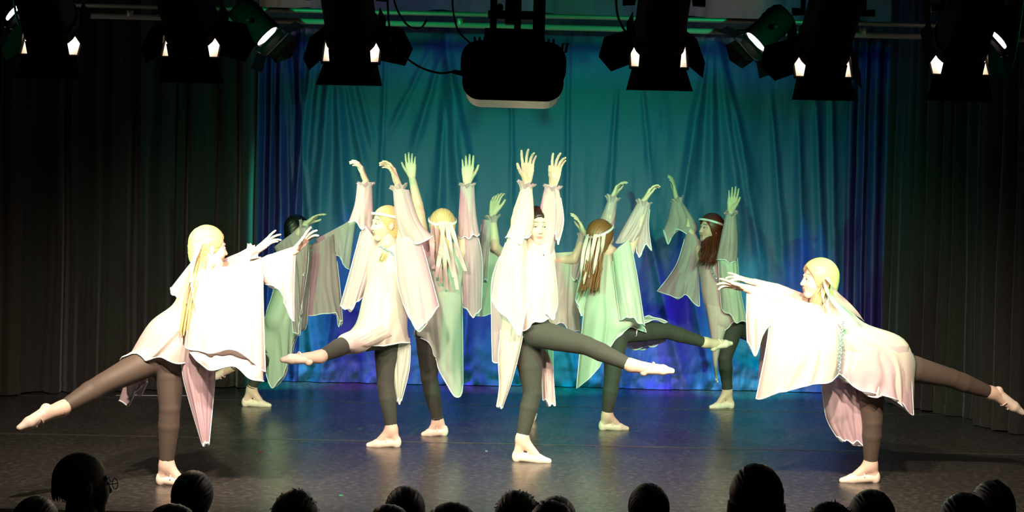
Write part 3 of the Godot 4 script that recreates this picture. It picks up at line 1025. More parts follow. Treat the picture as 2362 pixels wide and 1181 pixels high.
func make_cap(kind: int) -> Dictionary:
	# hair on the skull: 0 drawn back from the face, 1 short and close, 2 full
	var grow: float = [0.009, 0.008, 0.020][kind]
	var g := field(Vector3(-0.12, -0.15, -0.15), Vector3(0.12, 0.15, 0.13), 0.0045)
	add_ellipsoid(g, Vector3(0, 0.027, -0.017), Vector3(0.074, 0.090, 0.094) + Vector3.ONE * grow, 0.01)
	if kind != 1:
		add_ellipsoid(g, Vector3(0, -0.04, -0.055), Vector3(0.066, 0.075, 0.055) + Vector3.ONE * grow * 0.6, 0.03)
	else:
		add_ellipsoid(g, Vector3(0, -0.035, -0.055), Vector3(0.058, 0.06, 0.045), 0.03)
	# the face is cut free
	add_capsule(g, Vector3(0, -0.075, 0.085), Vector3(0, -0.02, 0.10), 0.085, 0.085, 0.012, true)
	add_capsule(g, Vector3(0, 0.01, 0.115), Vector3(0, 0.03, 0.118), 0.062, 0.056, 0.012, true)
	var b := net(g)
	var n := FastNoiseLite.new()
	n.seed = 5 + kind
	n.frequency = 1.0
	n.fractal_octaves = 2
	# combed strands: ridges that run from the hairline to the back of the head
	var ax := Vector3(0, -0.25, -1).normalized() if kind != 1 else Vector3(0, 0.8, -0.6)
	var e1 := ax.cross(Vector3.RIGHT).normalized()
	var e2 := ax.cross(e1)
	for i in b.v.size():
		var p: Vector3 = b.v[i] - Vector3(0, 0.0, -0.03)
		var a := atan2(p.dot(e1), p.dot(e2))
		var w := n.get_noise_2d(cos(a) * 9.0, sin(a) * 9.0 + p.dot(ax) * 5.0)
		b.v[i] += b.n[i] * (0.003 * w if kind == 0 else 0.0025 * w)
		var tone := clampf(0.82 + 0.5 * n.get_noise_2d(cos(a) * 15.0 + 7.0, sin(a) * 15.0), 0.45, 1.0)
		b.c[i] = Color(tone, tone, tone)
	shade(b, 0, 0)
	return b

# ------------------------------------------------------------------ dancers
var D := 9.0 # distance of the dancer being built
func q(a: Array) -> Vector3:
	return at(a[0], a[1], D - (float(a[2]) if a.size() > 2 else 0.0))

func limb(bones: Array, a: Vector3, b: Vector3, ra: float, rm: float, rb: float, at_: float, k := 0.008) -> void:
	var m := a.lerp(b, at_)
	bones.append([a, m, ra, rm, k])
	bones.append([m, b, rm, rb, 0.006])

func resample(pts: Array, n: int) -> Array:
	var l := [0.0]
	for k in pts.size() - 1:
		l.append(l[k] + (pts[k] as Vector3).distance_to(pts[k + 1]))
	var out := []
	var k := 0
	for i in n + 1:
		var s: float = l[-1] * i / n
		while k < pts.size() - 2 and s > l[k + 1]:
			k += 1
		out.append((pts[k] as Vector3).lerp(pts[k + 1], (s - l[k]) / maxf(l[k + 1] - l[k], 1e-6)))
	return out

# a draped bag of cloth, open at the hem: rows of outline points from the top line down to the hem,
# half depth per row, folds running down it
func bag(parent: Node3D, called: String, m: Material, rows: Array, depth: Array, folds: float, amp: float, seed_: int, opt := {}) -> MeshInstance3D:
	var nu := 44
	var nv := 26
	folds *= 0.62 if called != "tunic_point" else 0.45
	var grid := []
	for r in rows:
		var line := resample(r.map(func(p): return q(p)), nu)
		for pass_ in 3: # soft corners
			var soft := line.duplicate()
			for i in range(1, nu):
				soft[i] = (line[i - 1] + 2.0 * line[i] + line[i + 1]) * 0.25
			line = soft
		grid.append(line)
	var nr := rows.size()
	var b := buf()
	var n := FastNoiseLite.new()
	n.seed = seed_
	n.frequency = 1.0
	n.fractal_octaves = 1
	var ring := 2 * nu
	var edges := [[], []]
	var o := parent.position
	for j in nv + 1:
		var v := float(j) / nv
		var f := v * (nr - 1)
		var k := mini(int(f), nr - 2)
		var t := f - k
		var dep := lerpf(depth[k], depth[k + 1], t)
		var wide: float = lerpf((grid[k][0] as Vector3).distance_to(grid[k][nu]), (grid[k + 1][0] as Vector3).distance_to(grid[k + 1][nu]), t)
		var am := minf(amp, 0.11 * wide / maxf(folds, 1.0))
		for i in ring:
			var back := i > nu
			var iu := i if not back else ring - i
			var u := float(iu) / nu
			var p1: Vector3 = grid[k][iu]
			var p2: Vector3 = grid[k + 1][iu]
			var p0: Vector3 = grid[maxi(k - 1, 0)][iu]
			var p3: Vector3 = grid[mini(k + 2, nr - 1)][iu]
			var p := 0.5 * (2.0 * p1 + (p2 - p0) * t + (2.0 * p0 - 5.0 * p1 + 4.0 * p2 - p3) * t * t + (3.0 * p1 - p0 - 3.0 * p2 + p3) * t * t * t) if nr > 2 else p1.lerp(p2, t)
			var side := -1.0 if back else 1.0
			var prof := pow(maxf(sin(PI * u), 0.0), 0.5)
			var ph := u * folds + 0.5 * n.get_noise_2d(u * 3.0 + side * 7.0, v * 0.8) + (0.37 if back else 0.0)
			var w := 0.62 * sin(TAU * ph) + 0.14 * sin(TAU * ph * 2.07 + 1.3 + v) + 0.6 * n.get_noise_2d(u * 4.0 + side * 3.0 + v * 0.6, v * 1.4)
			var a := am * pow(v, 0.55) * (0.25 + 0.75 * prof)
			p += Vector3(0, 0, 1) * (side * dep * prof + w * a * side)
			p += Vector3(cos(TAU * ph) * a * 0.25 * prof, pow(v, 4.0) * prof * 0.03 * n.get_noise_2d(u * 2.2 + 20.0, side), 0)
			if opt.has("over"): # keep the cloth outside the body
				for c in opt.over:
					var ab: Vector3 = c[1] - c[0]
					var s := clampf((p - c[0]).dot(ab) / maxf(ab.length_squared(), 1e-6), 0.0, 1.0)
					var d: Vector3 = p - c[0] - ab * s
					var need: float = lerpf(c[2], c[3], s) + 0.016
					if d.length() < need:
						p += d.normalized() * (need - d.length())
			b.v.append(p)
			b.c.append(Color.WHITE)
			if i == 0:
				edges[0].append(p)
			elif i == nu:
				edges[1].append(p)
	for j in nv:
		for i in ring:
			var i2 := (i + 1) % ring
			quad(b, j * ring + i, j * ring + i2, (j + 1) * ring + i2, (j + 1) * ring + i)
	shade(b, 0, 0)
	var mi := mesh_node(called, commit(b, o), m, parent)
	if not opt.get("bare", false):
		var hem := []
		for i in ring:
			hem.append(b.v[nv * ring + i])
		var h := buf()
		tube(h, hem, [0.0045], 6, true)
		if opt.get("edge", false):
			for e in edges:
				tube(h, e.slice(4), [0.004], 6)
		mesh_node("rolled_hem", commit(h, o), M.rolled_hem, mi)
	return mi

func cuff(parent: Node3D, wrist: Vector3, dir: Vector3, r: float, m: Material) -> void:
	var b := buf()
	var side := dir.cross(Vector3(0, 0, 1)).normalized()
	var out := side.cross(dir).normalized()
	var nu := 44
	for j in 5:
		var v := j / 4.0
		for i in nu:
			var a := TAU * i / nu
			var rr := r * (0.85 + 0.75 * v * v) + 0.010 * v * sin(a * 9.0 + 1.7 * sin(a * 2.0))
			b.v.append(wrist + (side * cos(a) + out * sin(a)) * rr + dir * (-0.035 + 0.055 * v + 0.008 * v * sin(a * 6.0)))
			b.c.append(Color.WHITE)
	for j in 4:
		for i in nu:
			var i2 := (i + 1) % nu
			quad(b, j * nu + i, j * nu + i2, (j + 1) * nu + i2, (j + 1) * nu + i)
	shade(b, 0, 0)
	mesh_node("cuff_ruffle", commit(b, parent.position), m, parent)

func ribbon(b: Dictionary, pts: Array, width: float, across: Vector3, wav: float) -> void:
	var c := resample(pts, 18)
	var from: int = b.v.size()
	var tri: int = b.i.size()
	var seed_ := rng.randf() * 10.0
	for k in 19:
		var t := k / 18.0
		var tw := across.rotated(Vector3.UP, 0.8 * sin(t * 5.0 + seed_))
		var p: Vector3 = c[k] + Vector3(0, 0, wav * sin(t * 9.0 + seed_) * t)
		for s in [[-1.0, 1.0], [1.0, 1.0], [1.0, -1.0], [-1.0, -1.0]]: # a strip with a little thickness
			b.v.append(p + tw * width * 0.5 * s[0] * (1.0 - 0.25 * t) + Vector3(0, 0, 0.0015) * s[1])
			b.c.append(Color.WHITE)
	for k in 18:
		for j in 4:
			var j2 := (j + 1) % 4
			quad(b, from + k * 4 + j, from + (k + 1) * 4 + j, from + (k + 1) * 4 + j2, from + k * 4 + j2)
	shade(b, from, tri)

# long hair: locks that fall from round the head along a guide line
func locks(b: Dictionary, T: Transform3D, guide: Array, count: int, width0: float, width1: float, wave: float) -> void:
	for k in int(count * 1.7):
		var a := rng.randf() * 2.0 - 1.0
		var d := rng.randf() * 2.0 - 1.0
		var root := T * Vector3(0.062 * a, 0.045 - 0.05 * absf(a) + 0.02 * d, -0.075 - 0.02 * (1.0 - absf(a)))
		var pts := [root]
		var n := guide.size()
		for j in n:
			var t := float(j + 1) / n
			var w := lerpf(width0, width1, t)
			pts.append(guide[j] + Vector3(a * w, 0.02 * d * t, d * w * 0.6) + Vector3(wave * sin(t * 8.0 + 4.0 * d + a), 0, wave * cos(t * 7.0 + 5.0 * a)))
		pts[-1] += Vector3(0, -0.05 * absf(d) * rng.randf(), 0)
		var c := resample(pts, 12)
		var rr := []
		for j in 13:
			rr.append(0.0078 * (1.0 - 0.75 * pow(j / 12.0, 2.0)))
		var tone := 0.6 + 0.4 * rng.randf()
		tube(b, c, rr, 6, false, Color(tone, tone, tone))

func shoe(parent: Node3D, heel: Vector3, ball: Vector3, toe: Vector3, up: Vector3, bow: bool) -> void:
	var g := buf()
	g = flesh([[heel + up * 0.026, ball + up * 0.016, 0.030, 0.032, 0.01], [ball + up * 0.016, toe + up * 0.006, 0.031, 0.018, 0.012], [heel + up * 0.045, heel + up * 0.01, 0.026, 0.026, 0.012]], 0.0055, Color.WHITE)
	var s := mesh_node("ballet_shoe", commit(g, parent.position), M.shoe_leather, parent)
	var side := (toe - heel).cross(up).normalized()
	var b := buf()
	var top := heel.lerp(ball, 0.55) + up * 0.055
	tube(b, [top - side * 0.034 - up * 0.022, top - side * 0.02 + up * 0.004, top + up * 0.012, top + side * 0.02 + up * 0.004, top + side * 0.034 - up * 0.022], [0.004], 6)
	mesh_node("elastic_strap", commit(b, parent.position), M.shoe_leather, s)
	if bow:
		b = buf()
		var k := heel.lerp(ball, 0.85) + up * 0.048
		for sg in [-1.0, 1.0]:
			tube(b, [k, k + side * 0.012 * sg + up * 0.012, k + side * 0.02 * sg + up * 0.004, k], [0.0025], 5)
		mesh_node("bow", commit(b, parent.position), M.shoe_leather, s)

func dancer(c: Dictionary) -> void:
	var foot := on_floor(c.foot[0], c.foot[1])
	D = -foot.z
	var t := thing("person", c.label, "person", Vector3(foot.x, 0, foot.z), "dancers in pale chiffon tunics")
	var o := t.position
	var pelvis := q(c.spine[0])
	var waist := q(c.spine[1])
	var chest := q(c.spine[2])
	var neck := q(c.spine[3])
	var s0 := q(c.sh[0])
	var s1 := q(c.sh[1])
	var head := q(c.head)
	var lat := (s1 - s0).normalized()
	var bones := []
	# trunk
	var hip_lat: Vector3 = (q(c.legs[1][0]) - q(c.legs[0][0]))
	hip_lat = hip_lat.normalized() if hip_lat.length() > 0.03 else lat
	for s in [-1.0, 1.0]:
		bones.append([pelvis + hip_lat * 0.055 * s, waist + lat * 0.035 * s, 0.092, 0.078, 0.05])
		bones.append([waist + lat * 0.035 * s, chest + lat * 0.055 * s, 0.078, 0.088, 0.05])
	bones.append([chest, neck, 0.085, 0.052, 0.05])
	bones.append([s0.lerp(neck, 0.15), neck, 0.046, 0.046, 0.04])
	bones.append([s1.lerp(neck, 0.15), neck, 0.046, 0.046, 0.04])
	bones.append([neck, head - Vector3(0, 0.03, 0), 0.050, 0.048, 0.03])
	# arms
	for k in 2:
		var s := s0 if k == 0 else s1
		var e := q(c.arms[k][0])
		var w := q(c.arms[k][1])
		bones.append([s.lerp(chest, 0.35), s, 0.06, 0.05, 0.05])
		limb(bones, s, e, 0.050, 0.043, 0.036, 0.4)
		limb(bones, e, w, 0.037, 0.038, 0.0245, 0.25)
	# legs
	var feet := []
	for k in 2:
		var L: Array = c.legs[k]
		var hip := q(L[0])
		var knee := q(L[1])
		var ankle := q(L[2])
		var heel := q(L[3])
		var toe := q(L[4])
		if k == 0: # the standing foot is flat on the stage
			heel.y = 0.004
			toe.y = 0.004
		limb(bones, hip, knee, 0.088, 0.076, 0.054, 0.4, 0.03)
		limb(bones, knee, ankle, 0.053, 0.053, 0.034, 0.32)
		var up := (ankle - heel.lerp(toe, 0.3))
		var along := (toe - heel).normalized()
		up = (up - along * up.dot(along)).normalized()
		if k == 0:
			up = Vector3.UP
		var ball := heel.lerp(toe, 0.68)
		bones.append([ankle, heel + up * 0.032, 0.034, 0.027, 0.03])
		bones.append([ankle, ball + up * 0.024, 0.034, 0.024, 0.03])
		bones.append([heel + up * 0.028, toe + up * 0.012, 0.024, 0.014, 0.02])
		feet.append([heel, ball, toe, up])
	var body := flesh(bones, 0.013, SKIN)
	# head
	var fz: Vector3 = (c.face as Vector3).normalized()
	var fx: Vector3 = (c.get("crown", Vector3.UP) as Vector3).cross(fz).normalized()
	var H := Transform3D(Basis(fx, fz.cross(fx), fz), head)
	join(body, head_shape, H)
	# hands
	for k in 2:
		var w := q(c.arms[k][1])
		var tip := q(c.arms[k][2])
		var y := (tip - w).normalized()
		var pz: Vector3 = c.hands[k][1]
		pz = (pz - y * pz.dot(y)).normalized()
		var sc := clampf(tip.distance_to(w) / 0.165, 0.9, 1.12)
		var x := y.cross(pz) * float(c.hands[k][2])
		join(body, hand_shapes[c.hands[k][0]], Transform3D(Basis(x * sc, y * sc, pz * sc), w + y * 0.004))
	mesh_node("body", commit(body, o, true), M.skin, t)
	# leggings over hips and legs
	var lb := []
	for s in [-1.0, 1.0]:
		lb.append([pelvis + hip_lat * 0.055 * s, pelvis.lerp(waist, 0.6) + lat * 0.045 * s, 0.092, 0.084, 0.05])
	for k in 2:
		var L: Array = c.legs[k]
		limb(lb, q(L[0]), q(L[1]), 0.088, 0.076, 0.054, 0.4, 0.03)
		var cut: float = c.get("cuff", 0.9)
		var kn := q(L[1])
		var an := q(L[2])
		limb(lb, kn, kn.lerp(an, cut), 0.053, 0.053, lerpf(0.053, 0.034, (cut - 0.32) / 0.68) - 0.001, 0.32 / cut)
	mesh_node("leggings", commit(flesh(lb, 0.0095, Color.WHITE, 0.005), o), M[c.get("legwear", "black_leggings")], t)
	for k in 2: # stitched cuffs
		var kn := q(c.legs[k][1])
		var an := q(c.legs[k][2])
		var cut: float = c.get("cuff", 0.9)
		var r := lerpf(0.053, 0.034, (cut - 0.32) / 0.68) + 0.0025
		var s1_ := (an - kn).cross(Vector3(0, 0.1, 1)).normalized()
		var s2_ := s1_.cross(an - kn).normalized()
		var cb := buf()
		for off in [0.006, 0.013, 0.020, 0.026]:
			var e: Vector3 = kn.lerp(an, cut) + (an - kn).normalized() * off
			var ring := []
			for i in 24:
				ring.append(e + (s1_ * cos(TAU * i / 24) + s2_ * sin(TAU * i / 24)) * (r - off * 0.06))
			tube(cb, ring, [0.006], 6, true)
		mesh_node("legging_cuff", commit(cb, o), M[c.get("legwear", "black_leggings")], t)
	for f in feet:
		shoe(t, f[0], f[1], f[2], f[3], c.get("bow", true))
	# hair
	var hm: Material = M[c.hair]
	var hb := buf()
	join(hb, cap_shapes[c.get("cap", 0)], H)
	if c.has("fall"):
		locks(hb, H, c.fall.map(func(p): return q(p)), c.get("locks", 46), c.get("w0", 0.05), c.get("w1", 0.05), c.get("wave", 0.004))
	if c.has("bun"):
		var bp := q(c.bun)
		join(hb, flesh([[bp, bp + Vector3(0.01, 0, 0), 0.038, 0.034, 0.01]], 0.007, Color.WHITE), Transform3D())
	mesh_node("hair", commit(hb, o), hm, t)
	# headband and streamers
	if c.get("band", true):
		var b := buf()
		var pts := []
		for i in 40:
			var a := TAU * i / 40
			var g: float = 0.011 if c.get("cap", 0) == 2 else 0.0
			pts.append(H * Vector3((0.087 + g) * sin(a), 0.050 + 0.022 * cos(a), -0.014 + (0.107 + g) * cos(a)))
		for e in [-0.005, 0.0, 0.005]:
			tube(b, pts.map(func(p): return p + H.basis.y * e), [0.0045], 6, true)
		mesh_node("headband", commit(b, o), M.white_band, t)
	if c.has("streamers"):
		var b := buf()
		for s in c.streamers:
			ribbon(b, s.slice(1).map(func(p): return q(p)), s[0], H.basis.x, 0.012)
		mesh_node("streamer", commit(b, o), M.ribbon_cloth, t)
	# clothes
	var k := 0
	var under := bones.slice(0, 8).filter(func(x): return x[2] > 0.06) + lb.slice(0, 2) + lb.slice(2).filter(func(x): return x[2] > 0.07)
	for d in c.cloth:
		var opt: Dictionary = d[6].duplicate() if d.size() > 6 else {}
		if d[0] == "tunic" or d[0] == "tunic_skirt":
			opt.over = under
		bag(t, d[0], M[d[1]], d[2], d[3], d[4], d[5], int(foot.x * 100.0) + k * 7, opt)
		k += 1
	for e in c.get("cuffs", []):
		var w := q(c.arms[e][1])
		var dr := (w - q(c.arms[e][0])).normalized()
		cuff(t, w - dr * 0.03, dr, 0.036, M.lilac_chiffon)
	if c.has("braid"): # sequin braid down the seam
		var b := buf()
		var p := resample(c.braid.map(func(x): return q(x)), 46)
		for i in p.size():
			block(b, Vector3(0.011, 0.011, 0.006), Transform3D(Basis.from_euler(Vector3(rng.randf(), rng.randf(), rng.randf() * 3.0)), p[i] - o + Vector3(0.006 * sin(i * 1.7), 0, 0.004)), 0.002)
		mesh_node("sequin_braid", commit(b), M.sequin_braid, t)

func build_dancers() -> void:
	var X := Vector3(1, 0, 0)
	var Z := Vector3(0, 0, 1)
	# 1: front left, arabesque to the right
	dancer({"label": "front left dancer with long blonde hair and one leg stretched out to the left", "foot": [392, 1118],
		"head": [483, 571], "face": Vector3(0.85, -0.05, -0.5), "spine": [[394, 786, 0], [432, 730, 0], [470, 660, 0], [488, 612, 0]],
		"sh": [[505, 640, 0.13], [492, 628, -0.15]], "arms": [[[602, 612, 0.1], [682, 577, 0.05], [714, 540, 0.05]], [[548, 612, -0.22], [592, 578, -0.25], [632, 545, -0.25]]],
		"hands": [[1, Vector3(1, -0.2, 0.4), -1.0], [1, Vector3(1, 0, -0.5), 1.0]],
		"legs": [[[392, 812, 0.02], [392, 940, 0.03], [384, 1072, 0], [372, 1118, 0], [438, 1112, 0.02]], [[374, 818, 0.0], [238, 886, 0.28], [142, 943, 0.5], [103, 938, 0.56], [44, 985, 0.66]]],
		"legwear": "sheer_tights", "cuff": 0.97, "hair": "blonde_hair", "band": false, "fall": [[470, 590, 0.05], [458, 640, 0.14], [445, 700, 0.17], [436, 765, 0.19]], "w0": 0.05, "w1": 0.055, "locks": 60,
		"streamers": [[0.035, [478, 555, 0.1], [484, 600, 0.16], [476, 668, 0.18]], [0.03, [490, 585, 0.09], [493, 630, 0.17]], [0.035, [455, 560, 0.1], [442, 650, 0.2], [452, 745, 0.23]], [0.03, [465, 560, 0.1], [446, 600, 0.18], [430, 700, 0.21]]],
		"cuffs": [1],
		"cloth": [
			["tunic", "pearl_chiffon", [[[452, 606], [512, 612]], [[405, 695], [545, 690]], [[342, 748], [500, 780]], [[284, 848], [330, 822], [380, 822], [432, 836], [480, 830]]], [0.10, 0.14, 0.17, 0.17], 5.0, 0.016],
			["tunic_point", "lilac_chiffon", [[[418, 800, 0.1], [496, 815, 0.1]], [[425, 880, 0.1], [494, 890, 0.1]], [[466, 1024, 0.1], [482, 1026, 0.1]]], [0.05, 0.05, 0.02], 2.5, 0.018, {"edge": true}],
			["tunic_point", "mauve_chiffon", [[[300, 840, -0.16], [345, 840, -0.16]], [[274, 925, -0.14], [300, 928, -0.14], [340, 880, -0.14]]], [0.02, 0.03], 2.0, 0.012],
			["cape_sleeve", "pearl_chiffon", [[[462, 622, 0.16], [530, 622, 0.16], [606, 606, 0.14]], [[440, 720, 0.18], [530, 710, 0.2], [607, 700, 0.18]], [[428, 800, 0.2], [510, 806, 0.22], [560, 812, 0.22], [612, 858, 0.2]]], [0.045, 0.07, 0.09], 6.5, 0.02, {"edge": true}],
			["sleeve_lining", "pearl_chiffon", [[[440, 780, 0.2], [604, 800, 0.2]], [[438, 812, 0.24], [490, 846, 0.26], [545, 850, 0.26], [575, 874, 0.26], [608, 880, 0.24]]], [0.05, 0.06], 4.0, 0.015],
			["forearm_sleeve", "pearl_chiffon", [[[592, 602, 0.1], [640, 588, 0.08], [682, 566, 0.05]], [[600, 640, 0.1], [648, 640, 0.08], [678, 650, 0.06]], [[612, 655, 0.1], [650, 672, 0.08], [678, 742, 0.06]]], [0.04, 0.05, 0.04], 3.0, 0.016, {"edge": true}],
			["forearm_sleeve", "lilac_chiffon", [[[515, 598, -0.2], [555, 582, -0.24], [588, 564, -0.25]], [[518, 628, -0.2], [560, 620, -0.24], [592, 592, -0.25]]], [0.04, 0.05], 3.0, 0.008],
			["cape_sleeve", "sage_chiffon", [[[440, 605, -0.1], [470, 620, -0.1]], [[394, 664, -0.08], [404, 676, -0.08], [440, 700, -0.08]]], [0.03, 0.05], 2.0, 0.012]]})
	# 2: back left, mostly hidden
	dancer({"label": "dark-haired dancer at the back left, half hidden behind the front left dancer", "foot": [592, 937],
		"head": [688, 531], "face": Vector3(0.75, 0.05, -0.65), "spine": [[652, 735, 0], [668, 675, 0], [684, 612, 0], [690, 566, 0]],
		"sh": [[664, 590, 0.12], [716, 582, -0.1]], "arms": [[[684, 545, 0.22], [707, 515, 0.25], [742, 488, 0.25]], [[768, 548, -0.12], [822, 505, -0.1], [850, 470, -0.1]]],
		"hands": [[0, Vector3(0.3, -1, 0.2), 1.0], [2, Vector3(0, -0.5, -1), 1.0]],
		"legs": [[[646, 740, 0.0], [606, 830, 0.02], [580, 898, 0], [566, 935, 0], [622, 938, 0.02]], [[640, 742, 0.0], [585, 800, -0.1], [535, 846, -0.2], [520, 846, -0.2], [486, 872, -0.22]]],
		"hair": "black_hair", "bun": [676, 520, 0.03], "band": false, "cuffs": [0],
		"cloth": [
			["tunic", "sage_chiffon", [[[655, 580], [722, 575]], [[628, 680], [712, 690]], [[612, 740], [706, 755]], [[613, 860], [630, 895], [655, 865], [690, 760]]], [0.08, 0.12, 0.13, 0.06], 4.0, 0.022, {"edge": true}],
			["cape_sleeve", "mauve_chiffon", [[[716, 572, -0.02], [770, 540, -0.06]], [[700, 660, -0.04], [780, 640, -0.06]], [[696, 731, -0.06], [740, 724, -0.06], [778, 722, -0.06], [788, 752, -0.06]]], [0.04, 0.06, 0.07], 4.5, 0.026],
			["cape_sleeve", "mauve_chiffon", [[[755, 590, -0.05], [775, 582, -0.05]], [[770, 670, -0.05], [785, 670, -0.05]], [[780, 752, -0.05], [790, 742, -0.05]]], [0.02, 0.03, 0.02], 2.0, 0.014, {"edge": true}],
			["forearm_sleeve", "lilac_chiffon", [[[728, 552, -0.08], [770, 530, -0.1], [822, 502, -0.1]], [[738, 590, -0.08], [775, 588, -0.1], [806, 622, -0.1]]], [0.035, 0.05], 3.0, 0.014],
			["cape_sleeve", "mauve_chiffon", [[[632, 570, 0.18], [700, 520, 0.24]], [[660, 640, 0.2], [712, 590, 0.24]], [[676, 768, 0.22], [690, 770, 0.22], [698, 690, 0.22]]], [0.04, 0.05, 0.03], 3.0, 0.018, {"edge": true}],
			["forearm_sleeve", "lilac_chiffon", [[[690, 515, 0.25], [714, 522, 0.25]], [[690, 600, 0.24], [712, 580, 0.24]], [[698, 640, 0.24], [704, 625, 0.24]]], [0.03, 0.04, 0.02], 2.0, 0.012]]})
	# 3: second row left, leg raised to the left
	dancer({"label": "fair-haired dancer in profile left of centre pointing a foot to the left", "foot": [890, 1030],
		"head": [889, 517], "face": Vector3(-0.86, -0.02, 0.5), "spine": [[888, 762, 0], [890, 700, 0], [893, 615, 0], [895, 568, 0]],
		"sh": [[862, 590, -0.12], [926, 590, 0.1]], "arms": [[[842, 505, -0.14], [844, 418, -0.12], [828, 362, -0.1]], [[934, 505, 0.16], [918, 425, 0.14], [898, 362, 0.14]]],
		"hands": [[3, Vector3(-1, -0.2, 0), -1.0], [3, Vector3(-1, -0.3, 0.3), 1.0]],
		"legs": [[[894, 780, -0.03], [890, 885, -0.02], [903, 990, 0], [915, 1026, 0], [850, 1032, 0.02]], [[874, 775, 0.06], [800, 793, 0.36], [738, 823, 0.56], [712, 838, 0.62], [652, 832, 0.72]]],
		"hair": "blonde_hair", "cuff": 0.95, "bow": false, "fall": [[905, 540, -0.04], [895, 570, 0.06], [882, 600, 0.12]], "w0": 0.03, "w1": 0.025, "locks": 26, "cuffs": [0, 1],
		"cloth": [
			["tunic", "pearl_chiffon", [[[866, 572], [925, 572]], [[838, 680], [940, 690]], [[818, 750, 0.05], [940, 760, 0.02]], [[774, 786, 0.22], [820, 794, 0.18], [870, 784, 0.08], [910, 788, 0.04], [946, 790]]], [0.10, 0.13, 0.15, 0.15], 5.0, 0.02],
			["tunic_skirt", "pearl_chiffon", [[[875, 735, 0.16], [905, 775, 0.14]], [[820, 765, 0.3], [850, 800, 0.28]], [[778, 786, 0.38], [800, 796, 0.36]]], [0.05, 0.07, 0.06], 2.0, 0.010],
			["tunic_point", "sage_chiffon", [[[902, 780, -0.02], [946, 780, -0.02]], [[902, 850, -0.02], [944, 850, -0.02]], [[916, 925, -0.02], [926, 925, -0.02]]], [0.03, 0.04, 0.02], 2.0, 0.014, {"edge": true}],
			["forearm_sleeve", "lilac_chiffon", [[[824, 422, -0.12], [858, 420, -0.12]], [[818, 470, -0.12], [860, 480, -0.12]], [[804, 512, -0.12], [830, 520, -0.12], [862, 540, -0.12]]], [0.03, 0.05, 0.06], 3.0, 0.014],
			["cape_sleeve", "lilac_chiffon", [[[838, 512, -0.1], [874, 560, -0.06]], [[812, 610, -0.1], [862, 620, -0.06]], [[785, 706, -0.1], [806, 716, -0.1], [836, 686, -0.08]]], [0.04, 0.06, 0.06], 3.5, 0.02, {"edge": true}],
			["forearm_sleeve", "lilac_chiffon", [[[906, 434, 0.15], [944, 438, 0.15]], [[912, 500, 0.15], [968, 510, 0.15]], [[925, 560, 0.14], [960, 560, 0.14], [998, 544, 0.14]]], [0.035, 0.06, 0.07], 3.5, 0.016],
			["cape_sleeve", "lilac_chiffon", [[[912, 550, 0.14], [968, 545, 0.14]], [[916, 640, 0.16], [992, 630, 0.15]], [[930, 700, 0.17], [964, 762, 0.16], [1012, 706, 0.15]]], [0.06, 0.09, 0.09], 4.5, 0.024, {"edge": true}]],
		"braid": [[876, 568, 0.13], [900, 580, 0.14], [922, 600, 0.13]]})
	# 4: blonde seen from behind
	dancer({"label": "blonde dancer seen from behind with pale streamers down her back and both arms up", "foot": [1004, 1004],
		"head": [1020, 524], "face": Vector3(-0.1, 0.1, -1), "spine": [[1012, 742, 0], [1018, 680, 0], [1022, 612, 0], [1022, 568, 0]],
		"sh": [[984, 586, 0], [1060, 582, 0]], "arms": [[[968, 492, 0.0], [950, 408, 0.02], [945, 356, 0.03]], [[1078, 505, -0.02], [1078, 420, 0], [1080, 350, 0]]],
		"hands": [[0, Vector3(0.1, 0, -1), 1.0], [0, Vector3(-0.1, 0, -1), -1.0]],
		"legs": [[[988, 770, 0], [990, 872, 0.03], [1010, 972, 0], [1024, 1002, 0], [976, 1004, 0.04]], [[1034, 765, -0.04], [1040, 790, -0.42], [1040, 800, -0.78], [1040, 806, -0.84], [1036, 800, -1.0]]],
		"hair": "blonde_hair", "cap": 2, "fall": [[1020, 560, 0.12], [1022, 610, 0.13]], "w0": 0.06, "w1": 0.05, "locks": 30, "cuffs": [1],
		"streamers": [[0.04, [1000, 512, 0.10], [996, 560, 0.16], [1000, 620, 0.17]], [0.04, [1024, 510, 0.13], [1016, 580, 0.19], [1006, 640, 0.19]], [0.04, [1008, 512, 0.11], [1010, 580, 0.17], [1018, 655, 0.17]], [0.04, [1020, 511, 0.13], [1025, 590, 0.18], [1030, 668, 0.18]], [0.035, [1030, 511, 0.13], [1042, 590, 0.17], [1055, 668, 0.17]], [0.035, [1038, 512, 0.11], [1055, 570, 0.16], [1074, 625, 0.16]], [0.03, [1014, 511, 0.13], [1030, 580, 0.18], [1046, 640, 0.18]]],
		"cloth": [
			["tunic", "sage_chiffon", [[[984, 574], [1062, 572]], [[976, 680], [1066, 690]], [[978, 745], [1067, 760]], [[984, 775], [1015, 850], [1052, 912], [1065, 915], [1068, 885]]], [0.09, 0.13, 0.15, 0.10], 4.5, 0.022, {"edge": true}],
			["forearm_sleeve", "lilac_chiffon", [[[1062, 424, 0], [1094, 424, 0]], [[1058, 490, 0], [1098, 490, 0]], [[1056, 545, 0], [1080, 550, 0], [1106, 540, 0]]], [0.03, 0.05, 0.06], 3.0, 0.014],
			["cape_sleeve", "lilac_chiffon", [[[1060, 545, 0], [1100, 535, -0.02]], [[1064, 630, 0], [1112, 600, -0.02]], [[1068, 708, 0], [1092, 730, 0], [1110, 712, -0.02]]], [0.04, 0.06, 0.06], 3.5, 0.02, {"edge": true}],
			["cape_sleeve", "lilac_chiffon", [[[958, 486, 0], [990, 560, 0]], [[970, 560, 0], [1002, 600, 0]], [[982, 735, 0], [1000, 725, 0]]], [0.05, 0.06, 0.05], 3.0, 0.018, {"edge": true}]]})
